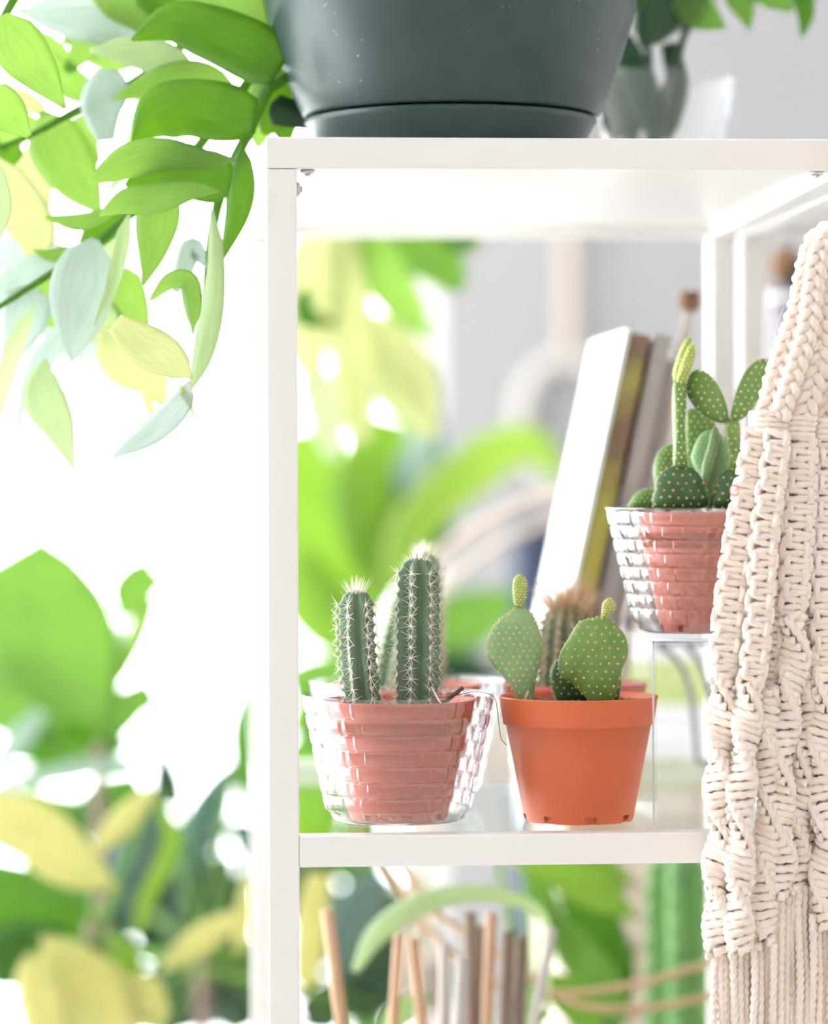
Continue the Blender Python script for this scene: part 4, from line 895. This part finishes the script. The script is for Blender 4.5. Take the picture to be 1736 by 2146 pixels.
dk = [([(535, 1400), (508, 1540), (530, 1690)], [10, 30, 26], .1, LF_D),
      ([(330, 1640), (285, 1780), (240, 1910)], [20, 52, 34], .1, LF_TEAL),
      ([(490, 1590), (430, 1720), (380, 1840)], [14, 48, 26], .12, LF_TEAL),
      ([(380, 1700), (350, 1640), (345, 1570)], [14, 34, 10], .1, LF_DK),
      ([(340, 2170), (430, 2040), (530, 1990)], [50, 90, 70], .1, LF_DK),
      ([(400, 1980), (430, 1880), (480, 1790)], [40, 66, 18], .2, LF_DK),
      ([(300, 2000), (360, 1900), (420, 1850)], [40, 70, 40], .22, LF_DK),
      ([(220, 1850), (250, 1740), (300, 1690)], [30, 60, 30], .25, LF_D),
      ([(150, 1760), (220, 1690), (300, 1640)], [30, 60, 30], .28, LF_D),
      ([(300, 2100), (380, 2080), (480, 2120)], [30, 60, 30], .15, LF_TEAL),
      ([(700, 2050), (740, 1930), (800, 1830)], [40, 60, 36], .1, LF_TEAL),
      ([(760, 2150), (800, 2000), (860, 1900)], [50, 70, 30], .2, LF_DK),
      ([(640, 2160), (700, 2100), (780, 2060)], [50, 60, 40], .2, LF_DK),
      ([(820, 1900), (780, 1850), (700, 1815)], [20, 34, 20], .15, LF_D),
      ([(480, 1720), (520, 1760), (560, 1850)], [16, 40, 30], .2, LF_TEAL),
      ([(880, 2140), (900, 2060), (930, 2010)], [40, 50, 20], .25, LF_DK),
      ([(690, 2010), (665, 1910), (640, 1800)], [40, 64, 40], .28, LF_DK), ([(830, 2110), (785, 1980), (760, 1870)], [40, 64, 40], .27, LF_DK), ([(900, 2000), (860, 1920), (870, 1830)], [30, 46, 24], .26, LF_D),
      ([(350, 2170), (385, 2050), (360, 1940)], [60, 84, 40], .28, LF_DK), ([(490, 2170), (500, 2070), (535, 1960)], [60, 74, 40], .29, LF_DK), ([(250, 1990), (232, 1880), (262, 1770)], [40, 66, 30], .28, LF_DK),
      ([(340, 1920), (325, 1810), (372, 1715)], [40, 54, 16], .27, LF_TEAL), ([(40, 1650), (120, 1705), (230, 1690)], [20, 44, 20], .30, LF_D), ([(-20, 2000), (100, 1900), (220, 1880)], [60, 90, 50], .30, LF_D),
      ([(150, 2170), (165, 2060), (215, 1970)], [60, 84, 50], .30, LF_DK), ([(440, 2160), (420, 2080), (440, 2000)], [50, 70, 40], .22, LF_TEAL), ([(530, 1790), (512, 1860), (500, 1960)], [10, 26, 24], .24, LF_DK)]
floor_plant('rubber_plant', 'dark glossy rubber plant between the croton and the shelf post', 420, 1.35, dk, tops=1960)
floor_plant('banana_plant', 'bright banana plant with broad arching leaves, seen through the shelf', 760, 1.78, [
    ([(800, 1290), (880, 1120), (1000, 1000), (1105, 945), (1172, 1010)], [20, 66, 70, 56, 8], -.1, FR_L, dict(yaw=-0.7, arch=0.5)),
    ([(760, 1360), (700, 1180), (640, 1000), (620, 900)], [40, 100, 95, 50], .0, LF_LIME),
    ([(780, 1300), (790, 1060), (835, 880)], [30, 66, 26], .05, LF_LIME),
    ([(800, 1250), (855, 1040), (905, 890)], [20, 48, 22], .02, LF_TEAL),
    ([(820, 1340), (980, 1300), (1080, 1250)], [30, 66, 20], .0, LF_M),
    ([(780, 1350), (690, 1300), (600, 1180)], [30, 66, 60], -.05, LF_LIME),
    ([(780, 1400), (680, 1420), (600, 1440)], [20, 50, 40], -.02, LF_M),
    ([(860, 1420), (960, 1400), (1060, 1420)], [20, 40, 12], .05, LF_DK),
    ([(700, 1560), (660, 1500), (610, 1480)], [30, 60, 60], .0, LF_LIME),
    ([(820, 1440), (720, 1460), (640, 1400)], [30, 50, 20], .08, LF_D),
    ([(850, 1240), (910, 1130), (935, 1060)], [20, 36, 10], .1, LF_TEAL),
    ([(780, 1800), (690, 1660), (590, 1570)], [40, 90, 90], .0, LF_M),
    ([(800, 1860), (700, 1770), (590, 1740)], [30, 70, 70], -.08, LF_LIME),
    ([(800, 1700), (720, 1580), (640, 1520)], [40, 60, 30], .06, LF_LIME),
    ([(820, 1600), (900, 1480), (960, 1440)], [40, 50, 10], .06, LF_D),
    ([(800, 1230), (765, 1030), (800, 870)], [40, 74, 30], -.05, LF_LIME), ([(830, 1180), (875, 1010), (905, 880)], [30, 50, 26], .0, LF_TEAL), ([(870, 1060), (895, 940), (900, 850)], [20, 34, 20], -.04, LF_B),
    ([(760, 1280), (730, 1120), (740, 1000)], [30, 40, 20], .1, LF_P)], tops=1400, trunkm=LF_M, trunk_r=0.03)
# drooping plant in a hanging basket behind the shelf top
YH = 1.05; xh = P(730, 300, YH).x; zh = P(730, 250, YH).z
E = thing('hanging_plant', 'pale yellow-green drooping plant hanging behind the shelf top', 'plant', (xh, YH, zh))
mb = MB(); lathe(mb, [(0, 0.0), (0.07, 0.002), (0.10, 0.10), (0.105, 0.13), (0.098, 0.13), (0.09, 0.1)], (xh, YH, zh), 32); mb.build('basket', GREYPOT, E)
mb = MB(); disc(mb, 0.093, (xh, YH, zh + 0.11), 24, 4, 0.004, 40); mb.build('soil', SOIL, E)
for dx in (-0.09, 0.09): stem('hanging_cord', [(xh + dx, YH, zh + 0.12), (xh, YH, zh + 0.5), (xh, YH, RZ)], 0.0015, BEIGE, E, n=10)
for pts, hw, dy, m_ in (([(760, 440), (800, 560), (850, 640), (905, 712)], [30, 50, 42, 6], 0, FR_M), ([(830, 440), (900, 520), (965, 605)], [40, 66, 22], .02, LF_M), ([(900, 430), (960, 490), (1005, 520)], [30, 36, 10], .0, LF_M),
        ([(660, 440), (650, 560), (640, 680), (650, 780)], [30, 56, 60, 30], -.02, FR_Y), ([(700, 440), (725, 600), (745, 780), (752, 930)], [24, 44, 50, 20], -.04, FR_Y), ([(740, 640), (820, 740), (870, 820), (905, 920)], [20, 60, 56, 10], .0, FR_Y),
        ([(650, 760), (680, 860), (700, 960)], [30, 40, 20], .0, FR_P), ([(690, 440), (710, 520), (700, 600)], [20, 50, 20], .03, LF_M), ([(760, 780), (830, 830), (880, 900)], [20, 40, 10], .03, FR_P), ([(640, 600), (640, 660), (700, 680)], [14, 24, 6], -.05, LF_D),
        ([(720, 700), (790, 760), (840, 790)], [30, 50, 16], .04, LF_LIME)):
    leaf('leaf', pts, hw, YH + dy, m_, E, arch=0.3, yaw=random.uniform(-.3, .3), wave=0.06)
    if pts[0][1] < 600: b = P(*pts[0], YH + dy); stem('leaf_stalk', [b, Vector((b.x, YH, zh + 0.15)), Vector((xh, YH, zh + 0.11))], 0.002, LF_M, E, n=10, seg=6)
# palm and column cactus below the right half of the shelf
floor_plant('palm', 'leafy green palm behind the lower shelf, beside the green column cactus', 1120, 0.63, [
    ([(1040, 1790), (1150, 1815), (1250, 1870), (1332, 1925)], [6, 40, 46, 4], .0, LF_LIME),
    ([(1150, 1900), (1205, 1990), (1270, 2070), (1300, 2150)], [10, 44, 42, 16], .02, LF_M),
    ([(1130, 2040), (1180, 2080), (1260, 2150)], [10, 36, 40], -.02, LF_LIME),
    ([(1170, 1880), (1250, 1950), (1305, 2060)], [10, 54, 24], .08, LF_D),
    ([(1100, 1800), (1140, 1880), (1190, 2000)], [10, 24, 6], .03, LF_M),
    ([(1290, 2170), (1260, 2040), (1200, 1930)], [24, 32, 4], .06, LF_TEAL),
    ([(1160, 1800), (1250, 1820), (1325, 1850)], [10, 36, 8], .1, LF_LIME),
    ([(1230, 2170), (1290, 2080), (1325, 1980)], [30, 36, 6], .1, LF_M),
    ([(1080, 2160), (1110, 2110), (1150, 2090)], [20, 30, 6], .0, LF_M)], tops=2140, potr=0.05, poth=0.16)
floor_plant('spider_plant', 'pale arching strap leaf plant among the bamboo stakes', 1010, 0.42, [
    ([(1150, 2120), (1150, 1940), (1080, 1880), (980, 1868), (880, 1890), (790, 1950), (742, 2035)], [8, 12, 20, 24, 30, 32, 10], .0, FR_P, dict(yaw=-0.8, arch=0.4)),
    ([(1080, 2190), (1095, 2120), (1130, 2070)], [10, 26, 8], -.02, LF_P),
    ([(800, 2190), (840, 2120), (900, 2090)], [16, 26, 8], .0, LF_P)], tops=2200, potr=0.045, poth=0.12, lname='leaf', z=ZL2, trunk_r=0.006)
xcx = P(1420, 1900, 0.65).x; E = thing('tall_cactus', 'thick green column cactus below the shelf, beside the macrame fringe', 'cactus', (xcx, 0.65, 0)); bigpot(E, xcx, 0.65, 0.05, 0.2)
ribbed(E, (xcx, 0.65, 0.17), tuple(P(1420, 1775, 0.65)), M(72, 0.65), 5, mat('green_column_skin', (0.16, 0.36, 0.09), (0.10, 0.26, 0.07), rough=0.4, scale=14), SPINE, ph0=2.6, amp=0.22, pitch=0.02, spl=0.006, tuft=5, nsp=5)
# bamboo stakes
stakes = [(686, 1908, 716, 28, .30, BAMBOO, 'tan bamboo stake leaning beside the white shelf post', 0), (836, 1958, 824, 22, .32, BAMBOO, 'slim tan bamboo stake, left one of the close pair', 0), (866, 1968, 884, 24, .31, BAMBOO, 'slim tan bamboo stake, right one of the close pair', 0),
          (931, 1978, 930, 24, .34, BAMBOOG, 'grey tan bamboo stake left of the dark stakes', 0), (970, 2008, 962, 32, .29, BAMBOOG, 'short thick grey bamboo stake in front of the dark stakes', 0), (985, 1912, 988, 27, .37, BAMBOOD, 'dark weathered bamboo stake, tall left one in the bundle', 0),
          (1008, 1940, 1008, 34, .385, BAMBOOD, 'dark weathered bamboo stake in the middle of the bundle', 0), (1030, 1914, 1022, 25, .35, BAMBOO, 'tall warm brown bamboo stake in the bundle', 0), (1066, 1952, 1060, 28, .36, BAMBOOD, 'dark bamboo stake right of the warm brown one', 0),
          (1094, 1962, 1088, 26, .37, BAMBOOD, 'dark bamboo stake, rightmost of the upright bundle', 0), (1160, 1945, 1118, 20, .33, BAMBOOG, 'thin grey stake tilted to the right of the bundle', 0)]
for x0_, y0_, x1_, w_, yy, m_, lab, _ in stakes:
    a_ = P(x0_, y0_, yy); b_ = P(x1_, 2146, yy); dd = b_ - a_; b2 = a_ + dd * ((a_.z - ZL2 - 0.0016) / (a_.z - b_.z))
    mb = MB(); r = M(w_ / 2, yy); n = 30; pts = [a_ + (b2 - a_) * (k / (n - 1)) for k in range(n)]
    rr = [r * (1.10 if k % 9 == 5 else 1.0) for k in range(n)]
    tube(mb, pts, rr, 14)
    tag(mb.build('bamboo_stake', m_, base=tuple(b2)), lab, 'stake', 'bamboo stakes')
for pts, lab in (([(800, 1800), (860, 1900), (925, 1975), (1000, 2040), (1110, 2082), (1300, 2068), (1480, 2020), (1620, 1960)], 'long bent cane wrapping around the bamboo stakes'), ([(835, 1800), (900, 1900), (985, 1960), (1060, 2010), (1200, 2100), (1340, 2112), (1480, 2090), (1620, 2050)], 'second bent cane below the shelf, upper end right of the first')):
    pp = [P(a, b, .478 - 0.022 * ('second' in lab) + 0.006 * math.sin(i * 1.3)) for i, (a, b) in enumerate(pts)]
    o = stem('bent_cane', pp, 0.0026, mat('orange_cane', (0.58, 0.36, 0.20), (0.62, 0.42, 0.25), rough=0.5, scale=30), None, n=60, base=tuple(pp[-1])); tag(o, lab, 'cane', 'bent canes')
# far things: cane arch, chair, hoop on the wall
pts = [P(860, 1500, 1.22), P(880, 1230, 1.22), P(960, 1135, 1.22), P(1080, 1066, 1.22), P(1180, 1035, 1.22), P(1290, 1060, 1.22), P(1330, 1300, 1.22)]
pts = [Vector((pts[0].x, 1.22, 0.0))] + pts + [Vector((pts[-1].x, 1.22, 0.0))]
tag(stem('cane_arch', pts, 0.0055, BEIGE, None, n=80, base=tuple(pts[0])), 'arched beige cane in front of the grey wall', 'cane')
pts2 = [p + Vector((0.02, 0.05, -0.02)) for p in pts]; pts2[0].z = pts2[-1].z = 0
tag(stem('cane_arch', pts2, 0.004, BEIGE, None, n=80, base=tuple(pts2[0])), 'thinner second cane just under the arched beige cane', 'cane')
YN = 2.55; cx0, cx1 = P(1078, 1200, YN).x, P(1240, 1200, YN).x
E = thing('navy_chair', 'navy blue chair by the grey wall behind the leaning books', 'chair', ((cx0 + cx1) / 2, YN, 0))
zt = P(1100, 1075, YN).z; wch = 0.46
mb = MB(); mb.box(cx0, cx0 + wch, YN, YN + 0.06, 0.55, zt); mb.build('backrest', NAVY, E, smooth=False, bevel=0.02)
mb = MB(); mb.box(cx0, cx0 + wch, YN - 0.45, YN, 0.42, 0.50); mb.build('seat', NAVY, E, smooth=False, bevel=0.02)
for lx in (cx0 + 0.03, cx0 + wch - 0.03):
    for ly in (YN - 0.42, YN + 0.03): stem('leg', [(lx, ly, 0.0), (lx, ly, 0.55 if ly > YN else 0.42)], 0.014, WOODL, E, n=4)
YX = RY1 - 0.03; hc = P(1190, 880, YX)
E = thing('wall_hoop', 'faint beige hoop hanging by a cord on the grey wall', 'wall decor', tuple(P(1190, 1020, YX)))
mb = MB(); rr = M(118, YX); tube(mb, [np.array(hc) + np.array([rr * .85 * math.cos(q), 0, rr * 1.1 * math.sin(q)]) for q in np.linspace(0, 2 * math.pi, 48)], 0.014, 10); mb.build('hoop', mat('pale_hoop', (0.56, 0.53, 0.49), (0.6, 0.57, 0.53), rough=0.8, scale=20), E)
stem('cord', [hc + Vector((0, 0, rr * 1.1)), P(1190, 500, YX), Vector((hc.x, YX, RZ - 0.1))], 0.010, BEIGE, E, n=8)
# ------------------------------------------------------------------ tidy up
for o in bpy.data.objects:
    if '_o' in o: del o['_o']
